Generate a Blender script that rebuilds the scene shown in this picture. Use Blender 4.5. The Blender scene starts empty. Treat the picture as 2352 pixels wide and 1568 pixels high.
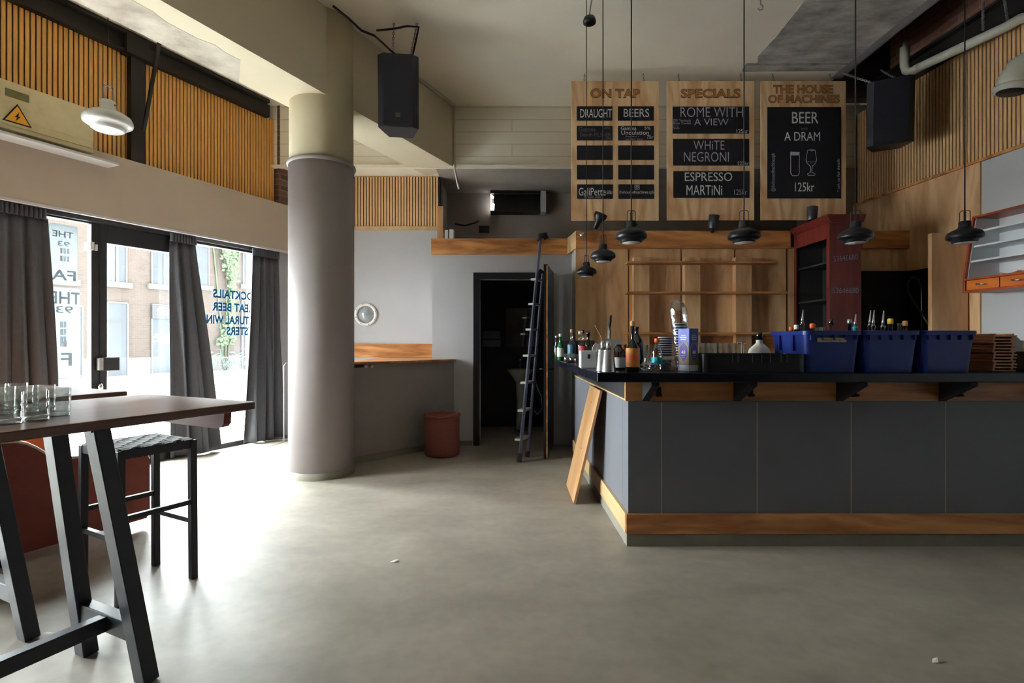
import bpy, bmesh, math, random
from mathutils import Matrix, Vector, noise
random.seed(7)
sc = bpy.context.scene
C = sc.collection
PI = math.pi
# ------------------------------------------------------------------ camera
F = 1200.0; H = 1.35
cam = bpy.data.objects.new('camera', bpy.data.cameras.new('camera')); C.objects.link(cam)
cam.location = (0, 0, H); cam.rotation_euler = (PI/2, 0, 0)
cam.data.lens = F/2352*36; cam.data.sensor_width = 36; cam.data.clip_start = .05
sc.camera = cam
def P(x, y, Y): return Vector(((x-1176)/F*Y, Y, H+(784-y)/F*Y))
def PZ(x, y, z=0.0):
    Y = (z-H)*F/(784-y); return P(x, y, Y)
NX, NY = .9036, -.4284           # street wall: n = distance across, t = distance along
def W(n, t, z=0.0): return Vector((NX*n+.4284*t, NY*n+.9036*t, z))
def pn(x, y, n):
    p = (x-1176)/F; return P(x, y, n/(p*NX+NY))
def tn(x, n):
    v = pn(x, 784, n); return .4284*v.x+.9036*v.y
WM = Matrix(((NX, .4284, 0, 0), (NY, .9036, 0, 0), (0, 0, 1, 0), (0, 0, 0, 1)))
def XR(Y): return 4.76+(7.23-Y)*.077
RA = math.atan(.077)
def RM():                         # right wall frame: u along +Y, m into the room (-X)
    u = Vector((-math.sin(RA), math.cos(RA), 0)); m = Vector((-math.cos(RA), -math.sin(RA), 0))
    o = Vector((XR(0), 0, 0))
    return Matrix(((m.x, u.x, 0, o.x), (m.y, u.y, 0, o.y), (0, 0, 1, 0), (0, 0, 0, 1)))
RWM = RM()
# ------------------------------------------------------------------ materials
def S(r, g, b):
    f = lambda c: (c/255/12.92 if c/255 <= .04045 else ((c/255+.055)/1.055)**2.4)
    return (f(r), f(g), f(b), 1)
def newmat(name):
    m = bpy.data.materials.new(name); m.use_nodes = True
    nt = m.node_tree; b = nt.nodes['Principled BSDF']
    return m, nt, b
def plain(name, col, rough=.6, metal=0, var=.06, scale=6, bump=0, bscale=60, spec=.5, trans=0, ior=1.45, coat=0):
    m, nt, b = newmat(name); N = nt.nodes; L = nt.links
    b.inputs['Roughness'].default_value = rough; b.inputs['Metallic'].default_value = metal
    b.inputs['Specular IOR Level'].default_value = spec
    b.inputs['Transmission Weight'].default_value = trans; b.inputs['IOR'].default_value = ior
    b.inputs['Coat Weight'].default_value = coat
    tc = N.new('ShaderNodeTexCoord')
    if var:
        nz = N.new('ShaderNodeTexNoise'); nz.inputs['Scale'].default_value = scale; nz.inputs['Detail'].default_value = 5
        L.new(tc.outputs['Object'], nz.inputs['Vector'])
        r = N.new('ShaderNodeValToRGB'); r.color_ramp.elements[0].position = .3; r.color_ramp.elements[1].position = .7
        r.color_ramp.elements[0].color = tuple(c*(1-var) for c in col[:3])+(1,)
        r.color_ramp.elements[1].color = tuple(min(1, c*(1+var)) for c in col[:3])+(1,)
        L.new(nz.outputs['Fac'], r.inputs['Fac']); L.new(r.outputs['Color'], b.inputs['Base Color'])
    else: b.inputs['Base Color'].default_value = col
    if bump:
        n2 = N.new('ShaderNodeTexNoise'); n2.inputs['Scale'].default_value = bscale; n2.inputs['Detail'].default_value = 4
        L.new(tc.outputs['Object'], n2.inputs['Vector'])
        bp = N.new('ShaderNodeBump'); bp.inputs['Strength'].default_value = bump; bp.inputs['Distance'].default_value = .01
        L.new(n2.outputs['Fac'], bp.inputs['Height']); L.new(bp.outputs['Normal'], b.inputs['Normal'])
    return m
def wood(name, c1, c2, grain=(3, 3, 40), rough=.5, fig=2.0, amount=.5, seed=0.0, rot=0.0):
    """grain: object-space frequencies (low along the board); cathedral figure from distorted bands"""
    m, nt, b = newmat(name); N = nt.nodes; L = nt.links
    tc = N.new('ShaderNodeTexCoord'); mp = N.new('ShaderNodeMapping')
    mp.inputs['Scale'].default_value = grain; mp.inputs['Location'].default_value = (seed, seed*1.7, seed*.6)
    if rot:
        mr = N.new('ShaderNodeMapping'); mr.inputs['Rotation'].default_value = (0, 0, rot)
        L.new(tc.outputs['Object'], mr.inputs['Vector']); L.new(mr.outputs['Vector'], mp.inputs['Vector'])
    else: L.new(tc.outputs['Object'], mp.inputs['Vector'])
    n1 = N.new('ShaderNodeTexNoise'); n1.inputs['Scale'].default_value = .6*fig; n1.inputs['Detail'].default_value = 3; n1.inputs['Distortion'].default_value = .6
    L.new(mp.outputs['Vector'], n1.inputs['Vector'])
    mu = N.new('ShaderNodeMath'); mu.operation = 'MULTIPLY'; mu.inputs[1].default_value = 7
    L.new(n1.outputs['Fac'], mu.inputs[0])
    fr = N.new('ShaderNodeMath'); fr.operation = 'PINGPONG'; fr.inputs[1].default_value = 1
    L.new(mu.outputs[0], fr.inputs[0])
    n2 = N.new('ShaderNodeTexNoise'); n2.inputs['Scale'].default_value = 3; n2.inputs['Detail'].default_value = 8; n2.inputs['Roughness'].default_value = .7
    L.new(mp.outputs['Vector'], n2.inputs['Vector'])
    mx = N.new('ShaderNodeMix'); mx.inputs[0].default_value = 1-amount
    L.new(fr.outputs[0], mx.inputs[2]); L.new(n2.outputs['Fac'], mx.inputs[3])
    r = N.new('ShaderNodeValToRGB'); r.color_ramp.elements[0].position = .15; r.color_ramp.elements[1].position = .75
    r.color_ramp.elements[0].color = c2; r.color_ramp.elements[1].color = c1
    L.new(mx.outputs[0], r.inputs['Fac']); L.new(r.outputs['Color'], b.inputs['Base Color'])
    b.inputs['Roughness'].default_value = rough
    bp = N.new('ShaderNodeBump'); bp.inputs['Strength'].default_value = .08; bp.inputs['Distance'].default_value = .004
    L.new(n2.outputs['Fac'], bp.inputs['Height']); L.new(bp.outputs['Normal'], b.inputs['Normal'])
    return m
def brick(name, c1, c2, mortar, rot, scale=1.0, bw=.24, bh=.075):
    m, nt, b = newmat(name); N = nt.nodes; L = nt.links
    tc = N.new('ShaderNodeTexCoord'); dp = N.new('ShaderNodeVectorMath'); dp.operation = 'DOT_PRODUCT'; dp.inputs[1].default_value = rot
    L.new(tc.outputs['Object'], dp.inputs[0]); sx = N.new('ShaderNodeSeparateXYZ'); L.new(tc.outputs['Object'], sx.inputs[0])
    mp = N.new('ShaderNodeCombineXYZ'); L.new(dp.outputs['Value'], mp.inputs[0]); L.new(sx.outputs[2], mp.inputs[1])
    br = N.new('ShaderNodeTexBrick'); br.inputs['Scale'].default_value = scale
    br.inputs['Brick Width'].default_value = bw; br.inputs['Row Height'].default_value = bh; br.inputs['Mortar Size'].default_value = .008
    br.inputs['Color1'].default_value = c1; br.inputs['Color2'].default_value = c2; br.inputs['Mortar'].default_value = mortar
    L.new(mp.outputs['Vector'], br.inputs['Vector'])
    L.new(br.outputs['Color'], b.inputs['Base Color']); b.inputs['Roughness'].default_value = .85
    bp = N.new('ShaderNodeBump'); bp.inputs['Strength'].default_value = .4; bp.inputs['Distance'].default_value = .01
    L.new(br.outputs['Fac'], bp.inputs['Height']); bp.invert = True
    L.new(bp.outputs['Normal'], b.inputs['Normal'])
    return m
def thin_glass(name, tint=(.93, .96, .95, 1), refl=.05, rough=.0):
    m = bpy.data.materials.new(name); m.use_nodes = True; nt = m.node_tree; nt.nodes.clear()
    o = nt.nodes.new('ShaderNodeOutputMaterial'); t = nt.nodes.new('ShaderNodeBsdfTransparent'); t.inputs[0].default_value = tint
    g = nt.nodes.new('ShaderNodeBsdfGlossy'); g.inputs['Roughness'].default_value = rough; g.inputs[0].default_value = (1, 1, 1, 1)
    mx = nt.nodes.new('ShaderNodeMixShader'); mx.inputs[0].default_value = refl
    nt.links.new(t.outputs[0], mx.inputs[1]); nt.links.new(g.outputs[0], mx.inputs[2]); nt.links.new(mx.outputs[0], o.inputs[0])
    return m
def clear_ware(name, tint, refl=.13, bump=0):
    """thin-walled drinking glass / clear film: see-through with edge-on reflections"""
    m = bpy.data.materials.new(name); m.use_nodes = True; nt = m.node_tree; nt.nodes.clear(); N = nt.nodes; L = nt.links
    o = N.new('ShaderNodeOutputMaterial'); t = N.new('ShaderNodeBsdfTransparent'); t.inputs[0].default_value = tint
    g = N.new('ShaderNodeBsdfGlossy'); g.inputs['Roughness'].default_value = .06
    lw = N.new('ShaderNodeLayerWeight'); lw.inputs['Blend'].default_value = .35
    mr = N.new('ShaderNodeMapRange'); mr.inputs['To Min'].default_value = refl*.5; mr.inputs['To Max'].default_value = min(1, refl*5)
    L.new(lw.outputs['Facing'], mr.inputs['Value'])
    mx = N.new('ShaderNodeMixShader'); L.new(mr.outputs[0], mx.inputs[0])
    L.new(t.outputs[0], mx.inputs[1]); L.new(g.outputs[0], mx.inputs[2]); L.new(mx.outputs[0], o.inputs[0])
    if bump:
        tc = N.new('ShaderNodeTexCoord'); n2 = N.new('ShaderNodeTexVoronoi'); n2.inputs['Scale'].default_value = bump
        L.new(tc.outputs['Object'], n2.inputs['Vector'])
        bp = N.new('ShaderNodeBump'); bp.inputs['Strength'].default_value = .35; bp.inputs['Distance'].default_value = .01
        L.new(n2.outputs['Distance'], bp.inputs['Height']); L.new(bp.outputs['Normal'], g.inputs['Normal']); L.new(bp.outputs['Normal'], lw.inputs['Normal'])
    return m
def floor_mat():
    m, nt, b = newmat('polished_concrete'); N = nt.nodes; L = nt.links
    tc = N.new('ShaderNodeTexCoord')
    n1 = N.new('ShaderNodeTexNoise'); n1.inputs['Scale'].default_value = .9; n1.inputs['Detail'].default_value = 7; n1.inputs['Distortion'].default_value = .8
    n2 = N.new('ShaderNodeTexNoise'); n2.inputs['Scale'].default_value = 14; n2.inputs['Detail'].default_value = 6
    mp = N.new('ShaderNodeMapping'); mp.inputs['Rotation'].default_value = (0, 0, .9); mp.inputs['Scale'].default_value = (.5, 4, 1)
    n3 = N.new('ShaderNodeTexNoise'); n3.inputs['Scale'].default_value = 2.2; n3.inputs['Detail'].default_value = 5
    L.new(tc.outputs['Object'], n1.inputs['Vector']); L.new(tc.outputs['Object'], n2.inputs['Vector'])
    L.new(tc.outputs['Object'], mp.inputs['Vector']); L.new(mp.outputs['Vector'], n3.inputs['Vector']); mp.inputs['Scale'].default_value = (1.2, 2.2, 1)
    a = N.new('ShaderNodeMix'); a.inputs[0].default_value = .3; L.new(n1.outputs['Fac'], a.inputs[2]); L.new(n2.outputs['Fac'], a.inputs[3])
    a2 = N.new('ShaderNodeMix'); a2.inputs[0].default_value = .3; L.new(a.outputs[0], a2.inputs[2]); L.new(n3.outputs['Fac'], a2.inputs[3])
    r = N.new('ShaderNodeValToRGB'); r.color_ramp.elements[0].position = .36; r.color_ramp.elements[1].position = .64
    r.color_ramp.elements[0].color = S(134, 127, 117); r.color_ramp.elements[1].color = S(164, 156, 144)
    L.new(a2.outputs[0], r.inputs['Fac']); L.new(r.outputs['Color'], b.inputs['Base Color'])
    rr = N.new('ShaderNodeMapRange'); rr.inputs['To Min'].default_value = .38; rr.inputs['To Max'].default_value = .54
    L.new(n1.outputs['Fac'], rr.inputs['Value']); L.new(rr.outputs[0], b.inputs['Roughness'])
    bp = N.new('ShaderNodeBump'); bp.inputs['Strength'].default_value = .12; bp.inputs['Distance'].default_value = .01
    L.new(n2.outputs['Fac'], bp.inputs['Height']); L.new(bp.outputs['Normal'], b.inputs['Normal'])
    return m
def patchy(name, c1, c2, c3, scale=2.5, stretch=(1, 1, 1), rough=.85, bump=.4):
    m, nt, b = newmat(name); N = nt.nodes; L = nt.links
    tc = N.new('ShaderNodeTexCoord'); mp = N.new('ShaderNodeMapping'); mp.inputs['Scale'].default_value = stretch
    n = N.new('ShaderNodeTexNoise'); n.inputs['Scale'].default_value = scale; n.inputs['Detail'].default_value = 9; n.inputs['Roughness'].default_value = .65
    L.new(tc.outputs['Object'], mp.inputs['Vector']); L.new(mp.outputs['Vector'], n.inputs['Vector'])
    r = N.new('ShaderNodeValToRGB'); r.color_ramp.elements[0].position = .35; r.color_ramp.elements[1].position = .68
    r.color_ramp.elements[0].color = c1; r.color_ramp.elements[1].color = c3
    e = r.color_ramp.elements.new(.5); e.color = c2
    L.new(n.outputs['Fac'], r.inputs['Fac']); L.new(r.outputs['Color'], b.inputs['Base Color']); b.inputs['Roughness'].default_value = rough
    bp = N.new('ShaderNodeBump'); bp.inputs['Strength'].default_value = bump; bp.inputs['Distance'].default_value = .02
    L.new(n.outputs['Fac'], bp.inputs['Height']); L.new(bp.outputs['Normal'], b.inputs['Normal'])
    return m
def emit(name, col, s):
    m, nt, b = newmat(name); b.inputs['Base Color'].default_value = col
    b.inputs['Emission Color'].default_value = col; b.inputs['Emission Strength'].default_value = s
    return m
M = {}
M['floor'] = floor_mat()
M['grey_wall'] = plain('grey_wall_paint', S(174, 173, 176), .75, var=.03, scale=2, bump=.05)
M['cream'] = plain('cream_ceiling_paint', S(234, 228, 212), .8, var=.04, scale=1.5, bump=.08, bscale=25)
M['cream_column'] = plain('cream_column_paint', S(190, 179, 150), .8, var=.04, scale=2, bump=.06)
M['boarded'] = brick('board_marked_cream_concrete', S(230, 224, 207), S(227, 221, 204), S(208, 202, 184), (1, 0, 0), 1, 2.3, .17)
M['beam_tan'] = plain('tan_beam_paint', S(204, 193, 168), .8, var=.04, scale=1.5, bump=.08, bscale=25)
M['white_wall'] = plain('white_wall_paint', S(190, 190, 192), .8, var=.02, scale=2)
M['fascia'] = plain('beige_fascia_paint', S(178, 165, 150), .8, var=.03, scale=2, bump=.04)
M['column'] = plain('taupe_column_paint', S(146, 138, 138), .6, var=.04, scale=3, bump=.05)
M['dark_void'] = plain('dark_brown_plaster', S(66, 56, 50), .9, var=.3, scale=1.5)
M['mezz'] = plain('dim_mezzanine_paint', S(158, 148, 140), .9, var=.12, scale=2)
M['concrete_raw'] = patchy('raw_concrete', S(124, 121, 120), S(158, 155, 152), S(196, 192, 187), 2.2, (1, 2.2, 1), .9, .5)
M['plaster_worn'] = patchy('worn_plaster', S(150, 138, 124), S(176, 166, 152), S(196, 188, 174), 3.5, (1, 1, 1), .9, .3)
M['slat_oak'] = wood('oak_slat', S(222, 168, 92), S(196, 142, 74), (30, 30, 1.6), .5, 1.0, .25)
M['slat_pale'] = wood('pale_oak_slat', S(226, 184, 134), S(204, 160, 112), (30, 30, 1.6), .5, 1.0, .25, 3)
M['backing'] = plain('dark_felt', S(48, 34, 24), .95, var=.1)
M['ply'] = wood('plywood_upright_grain', S(230, 188, 142), S(192, 146, 102), (4.5, 4.5, .8), .5, 1.3, .5, 2.1)
M['ply_board'] = wood('board_plywood', S(250, 214, 170), S(216, 162, 112), (5, 5, .9), .45, 1.2, .6, 5.2)
M['oak_x'] = wood('oak_board_long_grain', S(208, 146, 86), S(140, 82, 40), (.9, 5, 7), .42, 1.3, .55, 1.0)
M['oak_dark_x'] = wood('brown_oak_long_grain', S(214, 150, 90), S(150, 90, 48), (.9, 5, 7), .42, 1.3, .5, 7.0)
M['pale_side'] = wood('pale_oak_side', S(200, 168, 124), S(178, 144, 100), (6, .8, 7), .45, 1.3, .4, 2.0)
M['plank'] = wood('plank_oak', S(182, 140, 98), S(158, 116, 76), (8, 8, .9), .45, 1.0, .4, 4.0)
M['black_frame'] = plain('black_frame_metal', S(34, 34, 36), .45, var=.08, spec=.4)
M['black_paint'] = plain('black_gloss_paint', S(20, 20, 27), .35, var=.05)
M['black_matt'] = plain('black_matt_paint', S(24, 24, 28), .6, var=.05)
M['bar_grey'] = plain('bar_panel_grey', S(106, 107, 113), .45, var=.04, scale=3, bump=.05)
M['groove'] = plain('bare_wood_groove', S(200, 174, 146), .7)
M['kick'] = plain('grey_kickboard', S(128, 124, 112), .7, var=.08, scale=8)
M['counter'] = plain('black_counter', S(22, 22, 34), .22, var=.1, scale=3)
M['edge_grey'] = plain('grey_steel_paint', S(132, 130, 136), .55, var=.08)
M['steel'] = plain('dark_steel', S(88, 88, 98), .45, .7, var=.1)
M['zinc'] = plain('zinc_chain', S(150, 152, 155), .4, .9, var=.05)
M['chrome'] = plain('polished_steel', S(205, 205, 208), .25, .9, var=.02)
M['girder'] = plain('black_girder_paint', S(28, 23, 22), .6, var=.2, scale=5)
M['brick_in'] = brick('worn_pier_brick', S(112, 84, 74), S(84, 60, 52), S(120, 104, 94), (.4284, .9036, 0), 1)
M['brick_red'] = brick('dark_red_brick', S(158, 108, 92), S(140, 92, 78), S(150, 120, 110), (0, 1, 0), 1)
M['lamp_black'] = plain('black_lamp_enamel', S(20, 21, 28), .38, var=.03)
M['lamp_white'] = plain('white_lamp_enamel', S(238, 238, 236), .35, var=.01)
M['opal'] = plain('opal_glass', S(200, 202, 202), .25, var=.01)
M['speaker'] = plain('speaker_grille', S(16, 16, 28), .55, var=.2, scale=60)
M['speaker_box'] = plain('speaker_box', S(20, 20, 30), .5, var=.1)
M['badge'] = plain('speaker_badge', S(96, 90, 72), .4, .5)
M['cable'] = plain('black_cable', S(20, 20, 20), .6)
M['conduit'] = plain('cream_conduit', S(200, 196, 184), .5)
M['pvc'] = plain('cream_pipe_plastic', S(205, 202, 188), .4, var=.03)
M['curtain'] = plain('grey_curtain_cloth', S(78, 80, 86), .9, var=.06, scale=30, bump=.1, bscale=300)
M['pane'] = thin_glass('window_glass')
def translucent(name, col, k):
    m = bpy.data.materials.new(name); m.use_nodes = True; nt = m.node_tree; nt.nodes.clear()
    o = nt.nodes.new('ShaderNodeOutputMaterial'); a = nt.nodes.new('ShaderNodeBsdfDiffuse'); b = nt.nodes.new('ShaderNodeBsdfTranslucent'); mx = nt.nodes.new('ShaderNodeMixShader')
    a.inputs[0].default_value = b.inputs[0].default_value = col; mx.inputs[0].default_value = k
    nt.links.new(a.outputs[0], mx.inputs[1]); nt.links.new(b.outputs[0], mx.inputs[2]); nt.links.new(mx.outputs[0], o.inputs[0]); return m
M['frost'] = translucent('frosted_sign_film', S(150, 154, 156), .55)
M['frost_ink'] = translucent('faded_grey_print', S(190, 194, 198), .85)
M['teal'] = plain('teal_window_lettering', S(4, 84, 124), .7, var=.03)
M['chalk_board'] = plain('black_chalkboard', S(24, 24, 34), .7, var=.15, scale=9)
M['chalk'] = plain('white_chalk', S(225, 225, 225), .9, var=.2, scale=60)
M['chalk_dim'] = plain('grey_violet_chalk', S(186, 178, 196), .9, var=.3, scale=60)
M['chalk_faint'] = plain('smudged_chalk', S(122, 122, 134), .9, var=.3, scale=60)
M['burn'] = plain('burnt_wood_letter', S(92, 56, 24), .7, var=.1)
M['burn_fill'] = plain('routed_wood_letter', S(186, 130, 76), .7, var=.1)
M['mahogany'] = wood('mahogany_red', S(116, 40, 33), S(82, 25, 22), (8, 8, 1), .35, 1.1, .4, 2)
M['cab_dark'] = plain('dark_cabinet_inside', S(40, 38, 38), .8, var=.1)
M['teak'] = wood('orange_teak', S(206, 112, 36), S(172, 82, 24), (6, .9, 6), .35, 1.2, .4, 3)
M['teak_red'] = wood('red_teak_edge', S(168, 72, 36), S(132, 48, 26), (6, .9, 6), .35, 1.2, .4, 4)
M['shelf_white'] = plain('white_shelf_paint', S(214, 216, 218), .5, var=.01)
M['table_top'] = wood('dark_walnut_top', S(110, 74, 60), S(80, 48, 38), (12, 1.2, 8), .3, 1.0, .35, 3, rot=.4427)
M['table_leg'] = plain('black_table_frame', S(40, 42, 50), .4, var=.06)
M['stool_leg'] = plain('black_stool_wood', S(28, 28, 36), .4, var=.06)
M['webbing'] = plain('black_leather_webbing', S(40, 40, 47), .62, var=.1, scale=20)
M['sofa'] = plain('red_brown_leather', S(122, 46, 32), .5, var=.1, scale=12, bump=.1, bscale=80)
M['sofa_in'] = plain('orange_leather', S(164, 92, 40), .5, var=.08, scale=12)
M['piping'] = plain('cream_piping', S(214, 200, 186), .6)
M['tumbler'] = clear_ware('cut_glass_tumbler', (.93, .95, .95, 1), .09, 45)
M['glass'] = clear_ware('clear_bar_glass', (.9, .92, .92, 1), .14)
M['film'] = clear_ware('clear_plastic_film', (.82, .84, .86, 1), .2, 30)
M['green_glass'] = plain('green_bottle_glass', S(20, 110, 52), .08, var=0, spec=.8, coat=.5)
M['dark_glass'] = plain('dark_green_bottle_glass', S(10, 24, 20), .06, var=0, spec=.8, coat=.6)
M['black_glass'] = plain('black_bottle_glass', S(14, 14, 18), .08, var=0, spec=.8, coat=.6)
M['amber'] = plain('amber_bottle_glass', S(120, 58, 20), .08, var=0, spec=.8, coat=.6)
M['teal_glass'] = plain('blue_green_label', S(40, 96, 120), .4)
M['red_label'] = plain('red_label', S(168, 50, 50), .5)
M['white_label'] = plain('white_paper_label', S(226, 222, 214), .6)
M['orange_label'] = wood('orange_bottle_label', S(214, 120, 50), S(190, 140, 60), (1, 1, 14), .6, 1.0, .3)
M['cork'] = plain('cork', S(190, 140, 90), .8, var=.15, scale=40)
M['orange_cap'] = plain('orange_cap', S(226, 96, 52), .45)
M['yellow_cap'] = plain('yellow_cap', S(226, 190, 60), .45)
M['teal_label'] = plain('turquoise_label', S(40, 172, 190), .5)
M['blue_crate'] = plain('blue_crate_plastic', S(28, 46, 122), .35, var=.06, scale=4)
M['tape'] = plain('masking_tape', S(176, 168, 150), .7)
M['ink'] = plain('black_ink', S(40, 36, 40), .8)
M['cup_dark'] = plain('dark_paper_cup', S(44, 48, 62), .5, var=.1)
M['cup_white'] = plain('white_cup_rim', S(222, 222, 222), .5)
M['carton_blue'] = plain('blue_carton', S(66, 80, 170), .45, var=.05)
M['carton_tan'] = plain('tan_carton_print', S(140, 118, 84), .5, var=.1)
M['carton_violet'] = plain('violet_carton_print', S(70, 54, 150), .5)
M['ceramic'] = plain('white_glazed_ceramic', S(222, 220, 214), .15, var=.01)
M['grey_plastic'] = plain('pale_grey_plastic', S(190, 194, 198), .4, var=.02)
M['grey_sheet'] = plain('grey_sheet_metal', S(150, 150, 150), .45, .3, var=.02)
M['brown_tray'] = wood('brown_wood_tray', S(196, 140, 102), S(168, 112, 80), (1, 5, 6), .5, 1.2, .4)
M['sack'] = plain('woven_rust_cloth', S(128, 74, 64), .9, var=.16, scale=70, bump=.5, bscale=160)
M['aluminium'] = plain('anodised_ladder', S(84, 86, 104), .4, .5, var=.06)
M['tread'] = plain('pale_ladder_tread', S(170, 168, 160), .6, .2)
M['mirror'] = plain('mirror_glass', S(120, 120, 120), .04, 1, var=0)
M['hazard'] = plain('hazard_yellow', S(222, 156, 30), .5, var=.03)
M['plate_olive'] = plain('olive_name_plate', S(96, 92, 56), .5, var=.2, scale=30)
M['box_cream'] = patchy('aged_cream_enamel', S(180, 166, 128), S(198, 186, 148), S(208, 198, 164), 2.5, (1, 1, 1), .55, .05)
M['facade'] = brick('brown_brick', S(72, 61, 55), S(65, 54, 48), S(74, 68, 63), (.4284, .9036, 0), 1, .25, .08)
M['ext_frame'] = plain('grey_stone', S(92, 90, 86), .8)
M['ext_glass'] = plain('shaded_shop_glass', S(56, 60, 66), .3, var=.1, scale=.6)
M['ext_sign'] = plain('grey_sign_band', S(58, 58, 60), .6)
M['ext_white'] = plain('white_sign_letter', S(235, 235, 235), .6)
M['ext_curtain'] = plain('pale_teal_blind', S(80, 104, 102), .8)
M['street'] = patchy('pale_street', S(212, 212, 212), S(222, 222, 222), S(230, 230, 228), .3, (1, 1, 1), .9, .1)
M['leaf'] = plain('ivy_leaf', S(70, 82, 60), .7, var=.2, scale=3)
M['bike'] = plain('blue_grey_bike_paint', S(70, 110, 126), .4)
M['tyre'] = plain('grey_tyre', S(86, 86, 90), .8)
M['leak'] = emit('daylight_gap', (1, 1, 1, 1), 1.5)
M['black_film'] = plain('crumpled_black_film', S(16, 15, 14), .3, var=.2, scale=9, bump=.8, bscale=14)
# ------------------------------------------------------------------ mesh builder
class MB:
    def __init__(s): s.bm = bmesh.new()
    def _add(s, verts, faces, mat=None, smooth=False):
        vs = [s.bm.verts.new((mat @ Vector(v)) if mat is not None else v) for v in verts]
        for f in faces:
            try:
                fc = s.bm.faces.new([vs[i] for i in f]); fc.smooth = smooth
            except ValueError: pass
        return s
    def box(s, x0, x1, y0, y1, z0, z1, mat=None):
        v = [(x, y, z) for z in (z0, z1) for y in (y0, y1) for x in (x0, x1)]
        return s._add(v, [(0, 2, 3, 1), (4, 5, 7, 6), (0, 1, 5, 4), (2, 6, 7, 3), (0, 4, 6, 2), (1, 3, 7, 5)], mat)
    def hexa(s, b, t):            # 4 bottom + 4 top points
        return s._add(list(b)+list(t), [(3, 2, 1, 0), (4, 5, 6, 7), (0, 1, 5, 4), (1, 2, 6, 5), (2, 3, 7, 6), (3, 0, 4, 7)])
    def prism(s, pts, h0, h1, mat=None, axis='z'):
        n = len(pts)
        f = {'z': lambda a, b, h: (a, b, h), 'y': lambda a, b, h: (a, h, b), 'x': lambda a, b, h: (h, a, b)}[axis]
        v = [f(a, b, h0) for a, b in pts]+[f(a, b, h1) for a, b in pts]
        fs = [tuple(range(n-1, -1, -1)), tuple(range(n, 2*n))]+[(i, (i+1) % n, n+(i+1) % n, n+i) for i in range(n)]
        return s._add(v, fs, mat)
    def lathe(s, prof, c=(0, 0, 0), seg=28, mat=None, smooth=True, cap=True):
        v = []; fs = []
        for r, z in prof:
            for k in range(seg):
                a = 2*PI*k/seg; v.append((c[0]+r*math.cos(a), c[1]+r*math.sin(a), c[2]+z))
        for i in range(len(prof)-1):
            for k in range(seg):
                k2 = (k+1) % seg; fs.append((i*seg+k, i*seg+k2, (i+1)*seg+k2, (i+1)*seg+k))
        if cap:
            fs.append(tuple(range(seg-1, -1, -1))); fs.append(tuple((len(prof)-1)*seg+k for k in range(seg)))
        return s._add(v, fs, mat, smooth)
    def cyl(s, p, q, r, seg=14, r2=None, smooth=True):
        p = Vector(p); q = Vector(q); d = q-p
        R = d.to_track_quat('Z', 'Y').to_matrix().to_4x4(); R.translation = p
        return s.lathe([(r, 0), (r if r2 is None else r2, d.length)], seg=seg, mat=R, smooth=smooth)
    def tube(s, pts, r, seg=8):
        pts = [Vector(p) for p in pts]; v = []; fs = []; n = len(pts)
        rr = r if isinstance(r, (list, tuple)) else [r]*n
        up = None
        for i, p in enumerate(pts):
            d = (pts[min(i+1, n-1)]-pts[max(i-1, 0)]).normalized()
            if up is None: up = d.orthogonal().normalized()
            up = (up-d*up.dot(d)).normalized(); sd = d.cross(up)
            for k in range(seg):
                a = 2*PI*k/seg; v.append(p+(up*math.cos(a)+sd*math.sin(a))*rr[i])
        for i in range(n-1):
            for k in range(seg):
                k2 = (k+1) % seg; fs.append((i*seg+k, i*seg+k2, (i+1)*seg+k2, (i+1)*seg+k))
        fs.append(tuple(range(seg-1, -1, -1))); fs.append(tuple((n-1)*seg+k for k in range(seg)))
        return s._add(v, fs, None, True)
    def bar(s, p, q, w, h, up=(0, 0, 1)):
        p = Vector(p); q = Vector(q); d = (q-p).normalized(); up = Vector(up)
        sd = d.cross(up)
        if sd.length < 1e-4: sd = d.cross(Vector((1, 0, 0)))
        sd.normalize(); u = sd.cross(d)
        o = [(-1, -1), (1, -1), (1, 1), (-1, 1)]
        return s.hexa([p+sd*a*w/2+u*b*h/2 for a, b in o], [q+sd*a*w/2+u*b*h/2 for a, b in o])
    def text(s, body, mat, w=None, h=None, size=.1, off=0.0, ext=.0012, align='CENTER'):
        cu = bpy.data.curves.new('t', 'FONT'); cu.body = body; cu.size = size; cu.offset = off*size; cu.extrude = ext
        cu.resolution_u = 3
        ob = bpy.data.objects.new('t', cu); me = bpy.data.meshes.new_from_object(ob)
        if len(me.vertices):
            xs = [v.co.x for v in me.vertices]; ys = [v.co.y for v in me.vertices]
            x0, x1, y0, y1 = min(xs), max(xs), min(ys), max(ys)
            sx = w/(x1-x0) if w else (h/(y1-y0) if h else 1); sy = h/(y1-y0) if h else sx
            ax = {'CENTER': (x0+x1)/2, 'LEFT': x0, 'RIGHT': x1}[align]
            T = mat @ Matrix.Diagonal((sx, sy, 1, 1)) @ Matrix.Translation((-ax, -(y0+y1)/2, 0))
            me.transform(T); s.bm.from_mesh(me)
        bpy.data.meshes.remove(me); bpy.data.objects.remove(ob); bpy.data.curves.remove(cu)
        return s
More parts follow.
